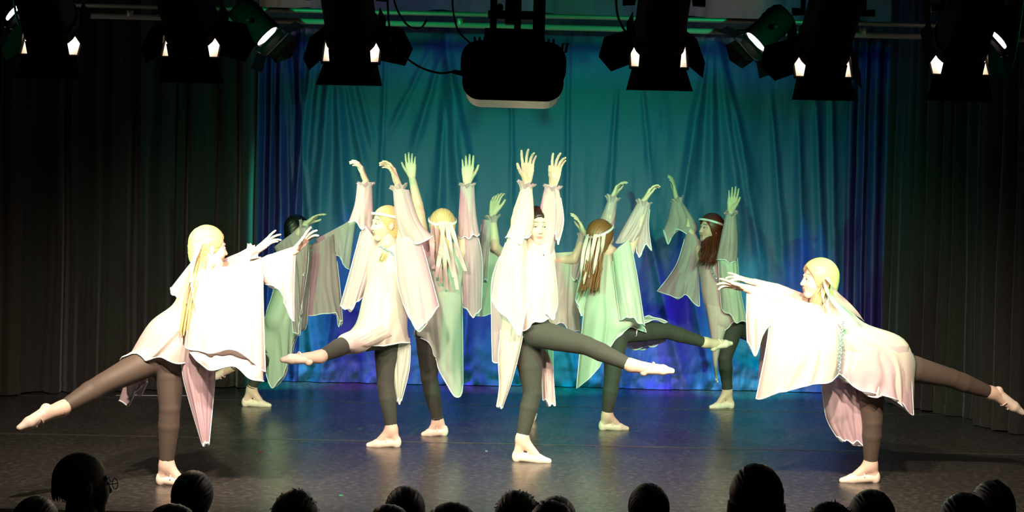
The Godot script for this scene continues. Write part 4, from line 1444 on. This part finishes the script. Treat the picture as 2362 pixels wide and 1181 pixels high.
	# 6: hidden behind the centre dancer, facing away
	dancer({"label": "dancer hidden behind the centre dancer, only bent arms and green sleeves showing beside her", "foot": [1228, 968],
		"head": [1236, 540], "face": Vector3(0.05, 0.1, -1), "spine": [[1232, 745, 0], [1233, 690, 0], [1234, 630, 0], [1235, 588, 0]],
		"sh": [[1188, 606, 0], [1280, 600, 0]], "arms": [[[1142, 570, 0.12], [1136, 494, 0.12], [1146, 440, 0.14]], [[1326, 598, 0.1], [1350, 542, 0.08], [1330, 492, 0.1]]],
		"hands": [[3, Vector3(0.6, -0.2, -1), -1.0], [0, Vector3(-1, -0.3, 0), -1.0]],
		"legs": [[[1226, 770, 0], [1226, 865, 0.03], [1228, 940, 0], [1228, 965, 0.06], [1228, 968, -0.16]], [[1240, 768, -0.04], [1245, 790, -0.42], [1245, 800, -0.7], [1245, 806, -0.76], [1242, 800, -0.9]]],
		"hair": "brown_hair", "cuffs": [0, 1],
		"cloth": [
			["tunic", "sage_chiffon", [[[1190, 592], [1280, 590]], [[1186, 690], [1280, 690]], [[1190, 800], [1276, 800]]], [0.09, 0.13, 0.13], 4.0, 0.02],
			["cape_sleeve", "sage_chiffon", [[[1100, 560, 0.06], [1180, 600, 0.02]], [[1090, 640, 0.06], [1170, 660, 0.02]], [[1085, 722, 0.06], [1122, 726, 0.06], [1165, 720, 0.02]]], [0.04, 0.06, 0.07], 4.5, 0.022, {"edge": true}],
			["forearm_sleeve", "lilac_chiffon", [[[1112, 506, 0.1], [1140, 508, 0.12]], [[1106, 560, 0.1], [1130, 570, 0.12]], [[1100, 640, 0.1], [1124, 650, 0.12]]], [0.03, 0.04, 0.04], 2.5, 0.012, {"edge": true}],
			["cape_sleeve", "sage_chiffon", [[[1272, 584, 0.02], [1336, 580, 0.06]], [[1268, 680, 0.02], [1336, 680, 0.04]], [[1270, 755, 0.02], [1300, 748, 0.04], [1342, 770, 0.04]]], [0.04, 0.06, 0.07], 4.0, 0.022],
			["forearm_sleeve", "lilac_chiffon", [[[1334, 540, 0.08], [1360, 546, 0.08]], [[1322, 590, 0.08], [1352, 600, 0.08]], [[1318, 640, 0.08], [1336, 650, 0.08]]], [0.03, 0.04, 0.03], 2.5, 0.012]]})
	# 5: centre
	dancer({"label": "dancer at the centre front with raised arms and one leg stretched out to the right", "foot": [1218, 1064],
		"head": [1237, 521], "face": Vector3(0.28, -0.1, 0.95), "spine": [[1222, 745, 0], [1222, 690, 0], [1222, 612, 0], [1232, 568, 0]],
		"sh": [[1186, 598, 0.02], [1262, 592, -0.02]], "arms": [[[1192, 508, 0.06], [1216, 418, 0.08], [1218, 346, 0.1]], [[1266, 505, 0.0], [1276, 425, 0.02], [1290, 344, 0.04]]],
		"hands": [[1, Vector3(0.5, 0, 1), -1.0], [1, Vector3(0.7, -0.3, 0.8), -1.0]],
		"legs": [[[1218, 800, -0.03], [1228, 905, -0.02], [1204, 1012, 0], [1192, 1060, 0], [1266, 1064, 0.04]], [[1236, 768, 0.05], [1352, 797, 0.2], [1456, 843, 0.3], [1486, 862, 0.33], [1550, 858, 0.4]]],
		"hair": "dark_hair", "band": false, "cuff": 0.96, "bow": false, "fall": [[1250, 560, -0.05], [1240, 590, 0.06]], "w0": 0.05, "w1": 0.05, "locks": 26, "cuffs": [0, 1],
		"cloth": [
			["tunic", "pearl_chiffon", [[[1186, 578], [1264, 576]], [[1168, 660], [1278, 665]], [[1160, 722], [1278, 716]], [[1180, 776], [1205, 762], [1236, 734], [1278, 728]]], [0.10, 0.14, 0.16, 0.17], 5.0, 0.02],
			["tunic_point", "pearl_chiffon", [[[1160, 720, 0.06], [1212, 745, 0.1]], [[1150, 820, 0.06], [1196, 820, 0.08]], [[1152, 890, 0.06], [1180, 880, 0.08]], [[1146, 936, 0.06], [1160, 936, 0.06]]], [0.05, 0.05, 0.04, 0.02], 2.5, 0.016, {"edge": true}],
			["tunic_point", "pearl_chiffon", [[[1248, 770, -0.12], [1276, 780, -0.12]], [[1250, 860, -0.12], [1276, 860, -0.12]], [[1252, 922, -0.12], [1270, 934, -0.12], [1281, 934, -0.12]]], [0.03, 0.03, 0.025], 1.5, 0.010, {"edge": true}],
			["cape_sleeve", "lilac_chiffon", [[[1168, 560, -0.04], [1192, 560, -0.02]], [[1136, 640, -0.06], [1180, 660, -0.02]], [[1134, 740, -0.06], [1190, 740, -0.02]], [[1136, 832, -0.06], [1170, 838, -0.06], [1206, 832, -0.03]]], [0.04, 0.05, 0.06, 0.06], 3.0, 0.016, {"edge": true}],
			["cape_sleeve", "pearl_chiffon", [[[1172, 545, 0.08], [1212, 520, 0.1]], [[1150, 610, 0.1], [1214, 620, 0.12]], [[1134, 690, 0.1], [1150, 712, 0.12], [1200, 770, 0.12], [1216, 700, 0.14]]], [0.06, 0.08, 0.08], 4.5, 0.022, {"edge": true}],
			["forearm_sleeve", "pearl_chiffon", [[[1203, 430, 0.08], [1228, 432, 0.08]], [[1186, 500, 0.08], [1232, 500, 0.1]], [[1166, 548, 0.08], [1200, 560, 0.12], [1226, 540, 0.1]]], [0.03, 0.05, 0.06], 3.0, 0.014],
			["forearm_sleeve", "lilac_chiffon", [[[1258, 424, 0.02], [1288, 434, 0.02]], [[1242, 500, 0.02], [1290, 500, 0.02]], [[1240, 560, 0.0], [1276, 590, 0.0]]], [0.03, 0.05, 0.06], 2.5, 0.014],
			["sleeve_frill", "lilac_chiffon", [[[1276, 432, 0.04], [1290, 440, 0.04]], [[1280, 480, 0.04], [1300, 508, 0.04]], [[1278, 530, 0.04], [1288, 562, 0.04]]], [0.02, 0.03, 0.015], 2.0, 0.014, {"edge": true}],
			["cape_sleeve", "pearl_chiffon", [[[1240, 560, 0.02], [1274, 570, 0.0]], [[1240, 650, 0.06], [1284, 660, 0.0]], [[1238, 726, 0.08], [1277, 730, 0.02], [1286, 700, 0.0]]], [0.05, 0.07, 0.08], 3.5, 0.018, {"edge": true}]]})
	# 7: right of centre, seen from behind
	dancer({"label": "brown-haired dancer seen from behind right of centre with a white headband and streamers", "foot": [1414, 992],
		"head": [1388, 546], "face": Vector3(0.62, 0.25, -0.75), "crown": Vector3(-0.15, 1, 0.1), "spine": [[1424, 745, 0], [1420, 690, 0], [1412, 625, 0], [1404, 585, 0]],
		"sh": [[1376, 600, -0.06], [1444, 594, 0.06]], "arms": [[[1398, 520, -0.22], [1414, 452, -0.26], [1430, 414, -0.26]], [[1472, 520, 0.08], [1486, 462, 0.06], [1506, 418, 0.06]]],
		"hands": [[3, Vector3(1, -0.3, 0.3), 1.0], [3, Vector3(1, -0.4, 0), -1.0]],
		"legs": [[[1420, 775, 0.03], [1412, 872, 0.03], [1400, 958, 0], [1390, 988, 0], [1446, 992, -0.02]], [[1440, 762, -0.05], [1540, 764, -0.28], [1626, 790, -0.42], [1646, 806, -0.46], [1686, 794, -0.52]]],
		"hair": "brown_hair", "cap": 2, "cuff": 0.96, "fall": [[1372, 580, 0.14], [1368, 620, 0.16], [1360, 668, 0.17]], "w0": 0.05, "w1": 0.075, "wave": 0.012, "locks": 56, "cuffs": [0, 1],
		"streamers": [[0.03, [1356, 540, 0.1], [1346, 580, 0.17], [1338, 648, 0.2]], [0.03, [1364, 540, 0.12], [1356, 580, 0.19], [1346, 655, 0.21]], [0.03, [1374, 540, 0.12], [1366, 580, 0.2], [1358, 640, 0.21]], [0.028, [1384, 540, 0.12], [1378, 580, 0.2], [1368, 632, 0.21]], [0.028, [1393, 540, 0.11], [1388, 580, 0.19], [1376, 612, 0.2]]],
		"cloth": [
			["tunic", "sage_chiffon", [[[1374, 590], [1446, 582]], [[1352, 680], [1466, 680]], [[1344, 745], [1480, 740]], [[1330, 896], [1372, 850], [1420, 775], [1450, 752], [1478, 764, -0.1]]], [0.09, 0.13, 0.15, 0.14], 5.0, 0.022, {"edge": true}],
			["tunic_skirt", "sage_chiffon", [[[1440, 725, -0.06], [1476, 730, -0.1]], [[1455, 765, -0.06], [1500, 735, -0.2], [1540, 744, -0.3]]], [0.13, 0.11], 2.0, 0.012],
			["tunic_skirt", "lilac_chiffon", [[[1436, 770, -0.34], [1540, 764, -0.4]], [[1436, 795, -0.34], [1470, 804, -0.36], [1535, 786, -0.4]]], [0.02, 0.03], 2.0, 0.01],
			["cape_sleeve", "sage_chiffon", [[[1412, 585, 0.12], [1452, 548, 0.12]], [[1420, 660, 0.14], [1470, 640, 0.12]], [[1430, 738, 0.15], [1456, 730, 0.15], [1487, 752, 0.12]]], [0.05, 0.07, 0.07], 4.0, 0.022, {"edge": true}],
			["cape_sleeve", "sage_chiffon", [[[1345, 610, -0.04], [1378, 605, -0.02]], [[1334, 660, -0.04], [1366, 680, -0.02]], [[1328, 690, -0.04], [1340, 724, -0.04], [1352, 740, -0.02]]], [0.03, 0.05, 0.04], 2.5, 0.018, {"edge": true}],
			["forearm_sleeve", "lilac_chiffon", [[[1474, 460, 0.06], [1498, 474, 0.06]], [[1446, 510, 0.08], [1482, 530, 0.08]], [[1418, 560, 0.08], [1470, 552, 0.08]]], [0.03, 0.05, 0.06], 2.0, 0.010, {"bare": true}],
			["sleeve_frill", "lilac_chiffon", [[[1478, 474, 0.06], [1500, 472, 0.06]], [[1470, 530, 0.06], [1496, 520, 0.06]], [[1468, 582, 0.06], [1474, 596, 0.06], [1490, 555, 0.06], [1503, 578, 0.06]]], [0.02, 0.035, 0.02], 3.0, 0.018, {"edge": true}],
			["forearm_sleeve", "lilac_chiffon", [[[1404, 456, -0.26], [1424, 460, -0.26]], [[1380, 515, -0.22], [1418, 525, -0.22]]], [0.03, 0.05], 2.5, 0.010]]})
	# 8: dark-haired, back right
	dancer({"label": "dancer with long dark wavy hair and white headband at the back right", "foot": [1668, 941],
		"head": [1638, 528], "face": Vector3(-0.88, 0.08, 0.48), "spine": [[1668, 735, 0], [1662, 680, 0], [1652, 612, 0], [1648, 574, 0]],
		"sh": [[1618, 592, -0.08], [1682, 590, 0.06]], "arms": [[[1590, 530, -0.16], [1560, 456, -0.2], [1553, 404, -0.2]], [[1690, 545, 0.2], [1686, 486, 0.26], [1694, 436, 0.28]]],
		"hands": [[0, Vector3(-1, 0, -0.2), -1.0], [2, Vector3(-0.5, 0, 1), 1.0]],
		"legs": [[[1690, 752, 0.02], [1672, 826, 0.04], [1678, 902, 0], [1686, 936, 0], [1640, 941, 0.04]], [[1696, 748, -0.06], [1754, 782, -0.26], [1820, 812, -0.4], [1836, 806, -0.42], [1866, 824, -0.44]]],
		"hair": "auburn_hair", "cap": 2, "cuff": 0.82, "fall": [[1640, 560, 0.08], [1634, 585, 0.16], [1630, 604, 0.2]], "w0": 0.07, "w1": 0.07, "wave": 0.014, "locks": 50, "cuffs": [0, 1],
		"cloth": [
			["tunic", "pearl_chiffon", [[[1612, 588], [1686, 582]], [[1618, 670], [1702, 680]], [[1632, 730], [1712, 735]], [[1642, 765], [1668, 756], [1700, 740], [1716, 744]]], [0.09, 0.12, 0.13, 0.13], 5.0, 0.02],
			["tunic_point", "pearl_chiffon", [[[1628, 700, 0.08], [1690, 720, 0.1]], [[1640, 780, 0.1], [1672, 770, 0.1]], [[1644, 830, 0.1], [1656, 830, 0.1]], [[1650, 872, 0.1], [1656, 882, 0.1]]], [0.05, 0.05, 0.03, 0.015], 3.0, 0.014],
			["cape_sleeve", "mauve_chiffon", [[[1584, 532, -0.14], [1622, 560, -0.1]], [[1560, 610, -0.14], [1612, 630, -0.08]], [[1516, 672, -0.16], [1545, 674, -0.14], [1566, 690, -0.12], [1580, 682, -0.1], [1614, 706, -0.06]]], [0.04, 0.06, 0.06], 4.0, 0.022, {"edge": true}],
			["forearm_sleeve", "mauve_chiffon", [[[1550, 458, -0.2], [1572, 462, -0.2]], [[1540, 505, -0.2], [1608, 520, -0.16]], [[1530, 530, -0.2], [1540, 568, -0.2], [1556, 530, -0.18], [1600, 545, -0.14]]], [0.03, 0.05, 0.05], 3.0, 0.014],
			["forearm_sleeve", "mauve_chiffon", [[[1674, 492, 0.26], [1698, 492, 0.26]], [[1660, 560, 0.24], [1702, 560, 0.24]], [[1652, 600, 0.2], [1700, 606, 0.2]]], [0.03, 0.05, 0.06], 2.5, 0.014],
			["cape_sleeve", "sage_chiffon", [[[1656, 580, 0.2], [1700, 575, 0.2]], [[1660, 660, 0.18], [1706, 660, 0.18]], [[1664, 712, 0.16], [1694, 738, 0.16], [1722, 742, 0.14]]], [0.05, 0.06, 0.06], 3.5, 0.02, {"edge": true}]],
		"braid": [[1622, 580, 0.1], [1636, 600, 0.13], [1645, 630, 0.14], [1656, 650, 0.15]]})
	# 9: front right, arabesque to the left
	dancer({"label": "blonde front right dancer leaning left with one leg stretched out behind her", "foot": [1988, 1112],
		"head": [1886, 646], "face": Vector3(-0.97, 0.05, 0.18), "spine": [[2022, 822, 0], [1972, 778, 0], [1912, 728, 0], [1893, 696, 0]],
		"sh": [[1878, 722, 0.13], [1880, 706, -0.14]], "arms": [[[1796, 690, 0.16], [1718, 664, 0.14], [1660, 650, 0.14]], [[1808, 674, -0.2], [1742, 652, -0.22], [1684, 634, -0.22]]],
		"hands": [[1, Vector3(0, -1, 0.5), 1.0], [1, Vector3(0, -1, -0.2), -1.0]],
		"legs": [[[2006, 860, 0.04], [2012, 972, 0.04], [2008, 1072, 0], [2018, 1110, 0], [1942, 1114, 0.02]], [[2052, 838, -0.02], [2192, 872, -0.12], [2286, 906, -0.2], [2306, 898, -0.2], [2360, 950, -0.22]]],
		"legwear": "sheer_tights", "hair": "blonde_hair", "cap": 2, "band": false, "cuff": 0.98, "fall": [[1890, 680, 0.12], [1885, 704, 0.15]], "w0": 0.04, "w1": 0.03, "locks": 26,
		"streamers": [[0.07, [1908, 640, 0.1], [1930, 680, 0.15], [1992, 740, 0.15]], [0.07, [1902, 645, 0.1], [1915, 700, 0.17], [1950, 760, 0.18]], [0.05, [1896, 650, 0.1], [1900, 700, 0.17], [1918, 770, 0.2]]],
		"cloth": [
			["tunic", "pearl_chiffon", [[[1872, 690], [1912, 672]], [[1900, 800], [1990, 742]], [[1940, 880], [2096, 796]], [[1936, 868, 0.05], [1990, 902, 0.06], [2060, 918, 0.04], [2106, 955, 0.0]]], [0.10, 0.15, 0.16, 0.15], 5.0, 0.018],
			["tunic_skirt", "lilac_chiffon", [[[1940, 800, 0.1], [2096, 796, 0.06]], [[1936, 840, 0.14], [2102, 870, 0.08]], [[1934, 862, 0.16], [1985, 900, 0.16], [2040, 912, 0.14], [2076, 920, 0.12], [2098, 952, 0.1], [2107, 958, 0.1]]], [0.06, 0.07, 0.06], 5.0, 0.018, {"edge": true}],
			["tunic_point", "lilac_chiffon", [[[1894, 868, -0.02], [1984, 880, 0.0]], [[1905, 960, -0.02], [1990, 950, 0.0]], [[1930, 1008, -0.02], [1960, 1018, -0.02], [1996, 1028, 0.0]]], [0.03, 0.05, 0.03], 3.0, 0.018, {"edge": true}],
			["cape_sleeve", "pearl_chiffon", [[[1782, 690, 0.16], [1850, 706, 0.16], [1926, 730, 0.14]], [[1768, 800, 0.2], [1860, 810, 0.24], [1940, 800, 0.2]], [[1744, 920, 0.2], [1790, 905, 0.22], [1850, 888, 0.24], [1900, 884, 0.24], [1936, 858, 0.2]]], [0.05, 0.08, 0.09], 6.0, 0.022, {"edge": true}],
			["cape_sleeve", "lilac_chiffon", [[[1790, 700, -0.2], [1840, 720, -0.18]], [[1756, 790, -0.18], [1800, 800, -0.16]], [[1748, 905, -0.18], [1790, 880, -0.16]]], [0.03, 0.05, 0.05], 3.0, 0.018],
			["forearm_sleeve", "pearl_chiffon", [[[1724, 656, 0.14], [1770, 668, 0.15], [1812, 684, 0.16]], [[1722, 730, 0.14], [1760, 740, 0.15], [1808, 712, 0.16]], [[1724, 788, 0.14], [1742, 820, 0.14], [1760, 762, 0.15], [1806, 728, 0.16]]], [0.03, 0.05, 0.04], 3.0, 0.018, {"edge": true}],
			["forearm_sleeve", "lilac_chiffon", [[[1738, 642, -0.22], [1800, 658, -0.2], [1850, 676, -0.18]], [[1740, 668, -0.22], [1800, 690, -0.2], [1850, 700, -0.18]]], [0.03, 0.05], 2.0, 0.010]],
		"braid": [[1944, 742, 0.26], [1940, 800, 0.3], [1935, 858, 0.28]]})

# ------------------------------------------------------------------ audience
func build_audience() -> void:
	# x, top of the head y, distance of the row, hair, cap, label, face turn, lean
	for d in [
		[192, 1040, 5.0, "", 1, "balding man with glasses in the audience at the far left, turned to the right", 0.9],
		[85, 1150, 5.8, "black_hair", 2, "dark head low in the bottom left corner beside the balding man", 0.0],
		[447, 1090, 6.6, "black_hair", 2, "round dark head in front of the front left dancer's foot", 0.1],
		[398, 1170, 4.2, "dark_hair", 2, "top of a dark head just left of the round dark head", 0.0],
		[682, 1134, 5.8, "grey_hair", 2, "head with soft greying hair below the pale green glare on the floor", 0.0],
		[935, 1125, 6.6, "black_hair", 2, "head below the foot of the fair-haired dancer in profile", -0.1],
		[898, 1170, 5.0, "black_hair", 2, "top of a head in front of the head below the profile dancer's foot", 0.1],
		[1043, 1166, 4.2, "black_hair", 2, "small crown of a head between two groups at the bottom centre", 0.0],
		[1195, 1137, 5.8, "grey_hair", 2, "curly head below the centre dancer's foot", 0.1],
		[1284, 1148, 6.6, "dark_hair", 2, "head just right of the curly head, partly covered", 0.0],
		[1272, 1157, 5.0, "grey_hair", 1, "nearest crown of a head overlapping the head right of the curly one", 0.0],
		[1495, 1117, 5.8, "black_hair", 1, "smooth dark head standing alone right of the centre", -0.2],
		[1746, 1075, 5.0, "auburn_hair", 2, "tallest dark head with hair flaring at the neck, right of the centre", 0.1],
		[1915, 1162, 4.2, "grey_hair", 1, "low crown of a head left of the foot of the front right dancer", 0.0],
		[2010, 1134, 5.8, "black_hair", 2, "rounded dark head below the foot of the front right dancer", 0.0],
		[2226, 1143, 5.0, "black_hair", 2, "dark head in the bottom right, left of the swept-up hair", 0.1],
		[2287, 1114, 6.6, "black_hair", 2, "head with swept-up hair in the bottom right corner", -0.25]]:
		spectator(d)

func spectator(d: Array) -> void:
	var bald: bool = d[3] == ""
	var depth: float = d[2]
	var crown := at(d[0], d[1], depth)
	var head := crown - Vector3(0, 0.125 if d[4] == 2 else 0.118, 0)
	var seat := -0.75
	var t := thing("person", d[5], "person", Vector3(head.x, seat, head.z), "audience heads")
	var o := t.position
	var turn: float = d[6]
	var fz := Vector3(sin(turn), -0.02, -cos(turn)).normalized()
	var fx := Vector3.UP.cross(fz).normalized()
	var H := Transform3D(Basis(fx, fz.cross(fx), fz), head)
	var neck := head + Vector3(0, -0.15, 0.02)
	var hips := Vector3(head.x, seat + 0.52, head.z + 0.12)
	var bones := [[neck + Vector3(0, -0.02, 0), head + Vector3(0, -0.03, 0), 0.056, 0.054, 0.03], [neck + Vector3(-0.15, -0.1, 0.03), neck, 0.06, 0.05, 0.05], [neck + Vector3(0.15, -0.1, 0.03), neck, 0.06, 0.05, 0.05]]
	bones.append([neck + Vector3(0, -0.14, 0.03), hips, 0.12, 0.13, 0.06])
	for s in [-1.0, 1.0]:
		limb(bones, neck + Vector3(0.15 * s, -0.1, 0.03), neck + Vector3(0.20 * s, -0.36, 0.02), 0.058, 0.05, 0.042, 0.4)
		limb(bones, neck + Vector3(0.20 * s, -0.36, 0.02), neck + Vector3(0.12 * s, -0.46, -0.2), 0.042, 0.04, 0.03, 0.3)
		limb(bones, hips + Vector3(0.09 * s, 0, 0), hips + Vector3(0.11 * s, 0.0, -0.4), 0.09, 0.08, 0.06, 0.4)
		limb(bones, hips + Vector3(0.11 * s, 0.0, -0.4), Vector3(hips.x + 0.11 * s, seat + 0.07, hips.z - 0.42), 0.06, 0.055, 0.04, 0.3)
		bones.append([Vector3(hips.x + 0.11 * s, seat + 0.05, hips.z - 0.40), Vector3(hips.x + 0.11 * s, seat + 0.04, hips.z - 0.52), 0.045, 0.035, 0.02])
	var body := flesh(bones.slice(0, 1), 0.012, SKIN)
	join(body, head_shape, H)
	var cloth := flesh(bones.slice(1), 0.02, Color.WHITE)
	mesh_node("body", commit(body, o, true), M.skin, t)
	mesh_node("clothes", commit(cloth, o), M.dark_cloth, t)
	if not bald:
		var hb := buf()
		join(hb, cap_shapes[d[4]], H)
		var n := FastNoiseLite.new()
		n.seed = int(d[0])
		n.frequency = 14.0
		if d[3] == "grey_hair": # loose, uneven hair
			for k in hb.v.size():
				hb.v[k] += hb.n[k] * 0.006 * n.get_noise_3dv(hb.v[k])
			for k in 160:
				var i: int = rng.randi() % hb.v.size()
				var p: Vector3 = hb.v[i]
				var w: Vector3 = hb.n[i]
				tube(hb, [p, p + w * 0.006 + H.basis.y * 0.001, p + w * 0.008 - H.basis.y * 0.008], [0.0018, 0.0015, 0.0008], 4)
		if d[3] == "auburn_hair":
			for k in 26:
				var a := lerpf(-1.9, 1.9, k / 25.0)
				var r := Vector3(sin(a) * 0.085, 0.0, -0.02 - cos(a) * 0.085)
				tube(hb, [H * r, H * (r * 1.08 + Vector3(0, -0.07, 0)), H * (r * 1.35 + Vector3(0, -0.15, 0))], [0.016, 0.015, 0.006], 6)
		if int(d[0]) == 2287: # a crest of pinned hair
			tube(hb, [H * Vector3(0.02, 0.115, 0.0), H * Vector3(-0.01, 0.128, -0.03), H * Vector3(-0.03, 0.1, -0.09)], [0.012, 0.02, 0.016], 8)
		mesh_node("hair", commit(hb, o), M[d[3]], t)
	else:
		var fringe := buf()
		for k in 110: # thin hair round the back of the head
			var a := lerpf(-1.75, 1.75, k / 109.0)
			var r := Vector3(sin(a) * 0.071, 0.0 + 0.02 * sin(k * 2.3), -0.016 - cos(a) * 0.091)
			tube(fringe, [H * r, H * (r * Vector3(0.96, 1, 0.95) + Vector3(0, -0.03, 0))], [0.003, 0.0015], 4)
		mesh_node("hair", commit(fringe, o), M.dark_hair, t)
		var gl := buf()
		for s in [-1.0, 1.0]:
			var ring := []
			for i in 20:
				ring.append(H * Vector3(s * 0.034 + 0.024 * cos(TAU * i / 20), 0.0 + 0.019 * sin(TAU * i / 20), 0.104))
			tube(gl, ring, [0.0016], 6, true)
			tube(gl, [H * Vector3(s * 0.058, 0.006, 0.104), H * Vector3(s * 0.08, 0.004, 0.03), H * Vector3(s * 0.081, 0.0, -0.015)], [0.0016], 6)
		tube(gl, [H * Vector3(-0.011, 0.003, 0.106), H * Vector3(0.011, 0.003, 0.106)], [0.0016], 6)
		mesh_node("glasses", commit(gl, o), M.bare_steel, t)

func build_floor_marks() -> void:
	for d in [
		[600, 1043, 0.028, Color(0.75, 0.10, 0.08), "red tape mark on the floor right of the front left dancer's foot"],
		[1735, 1075, 0.028, Color(0.75, 0.10, 0.08), "red tape mark behind the tallest audience head"],
		[787, 1143, 0.022, Color(0.10, 0.70, 0.45), "green tape mark at the front of the stage"],
		[241, 1135, 0.012, Color(0.10, 0.70, 0.50), "tiny green mark beside the balding man's head"],
		[1122, 1041, 0.016, Color(0.70, 0.90, 0.80), "pale green mark left of the centre dancer's foot"],
		[830, 989, 0.022, Color(0.10, 0.62, 0.50), "green mark on the floor behind the profile dancer's foot"],
		[1469, 995, 0.022, Color(0.10, 0.55, 0.50), "green mark right of the brown-haired dancer's foot"]]:
		var p := on_floor(d[0], d[1])
		var b := buf()
		block(b, Vector3(d[2], 0.0012, d[2] * 0.9), Transform3D(Basis(Vector3.UP, rng.randf() * 0.4), Vector3.ZERO), 0.0004)
		var m := StandardMaterial3D.new()
		m.resource_name = "tape"
		m.albedo_color = d[3]
		m.roughness = 0.5
		var o := mesh_node("tape_mark", commit(b), m, self)
		o.position = Vector3(p.x, 0.0016, p.z)
		tag(o, d[4], "tape mark")
	var a := on_floor(268, 912)
	var c := on_floor(492, 913)
	var b := buf()
	block(b, Vector3(a.distance_to(c), 0.0014, 0.03), Transform3D(Basis(Vector3.UP, -atan2(c.z - a.z, c.x - a.x)), Vector3.ZERO), 0.0004)
	var o := mesh_node("tape_mark", commit(b), M.white_band, self)
	o.position = Vector3((a.x + c.x) / 2, 0.0017, (a.z + c.z) / 2)
	tag(o, "long white tape line on the floor before the left black curtain", "tape mark")
	# pale scuffs: worn streaks of chalk and rosin in the vinyl
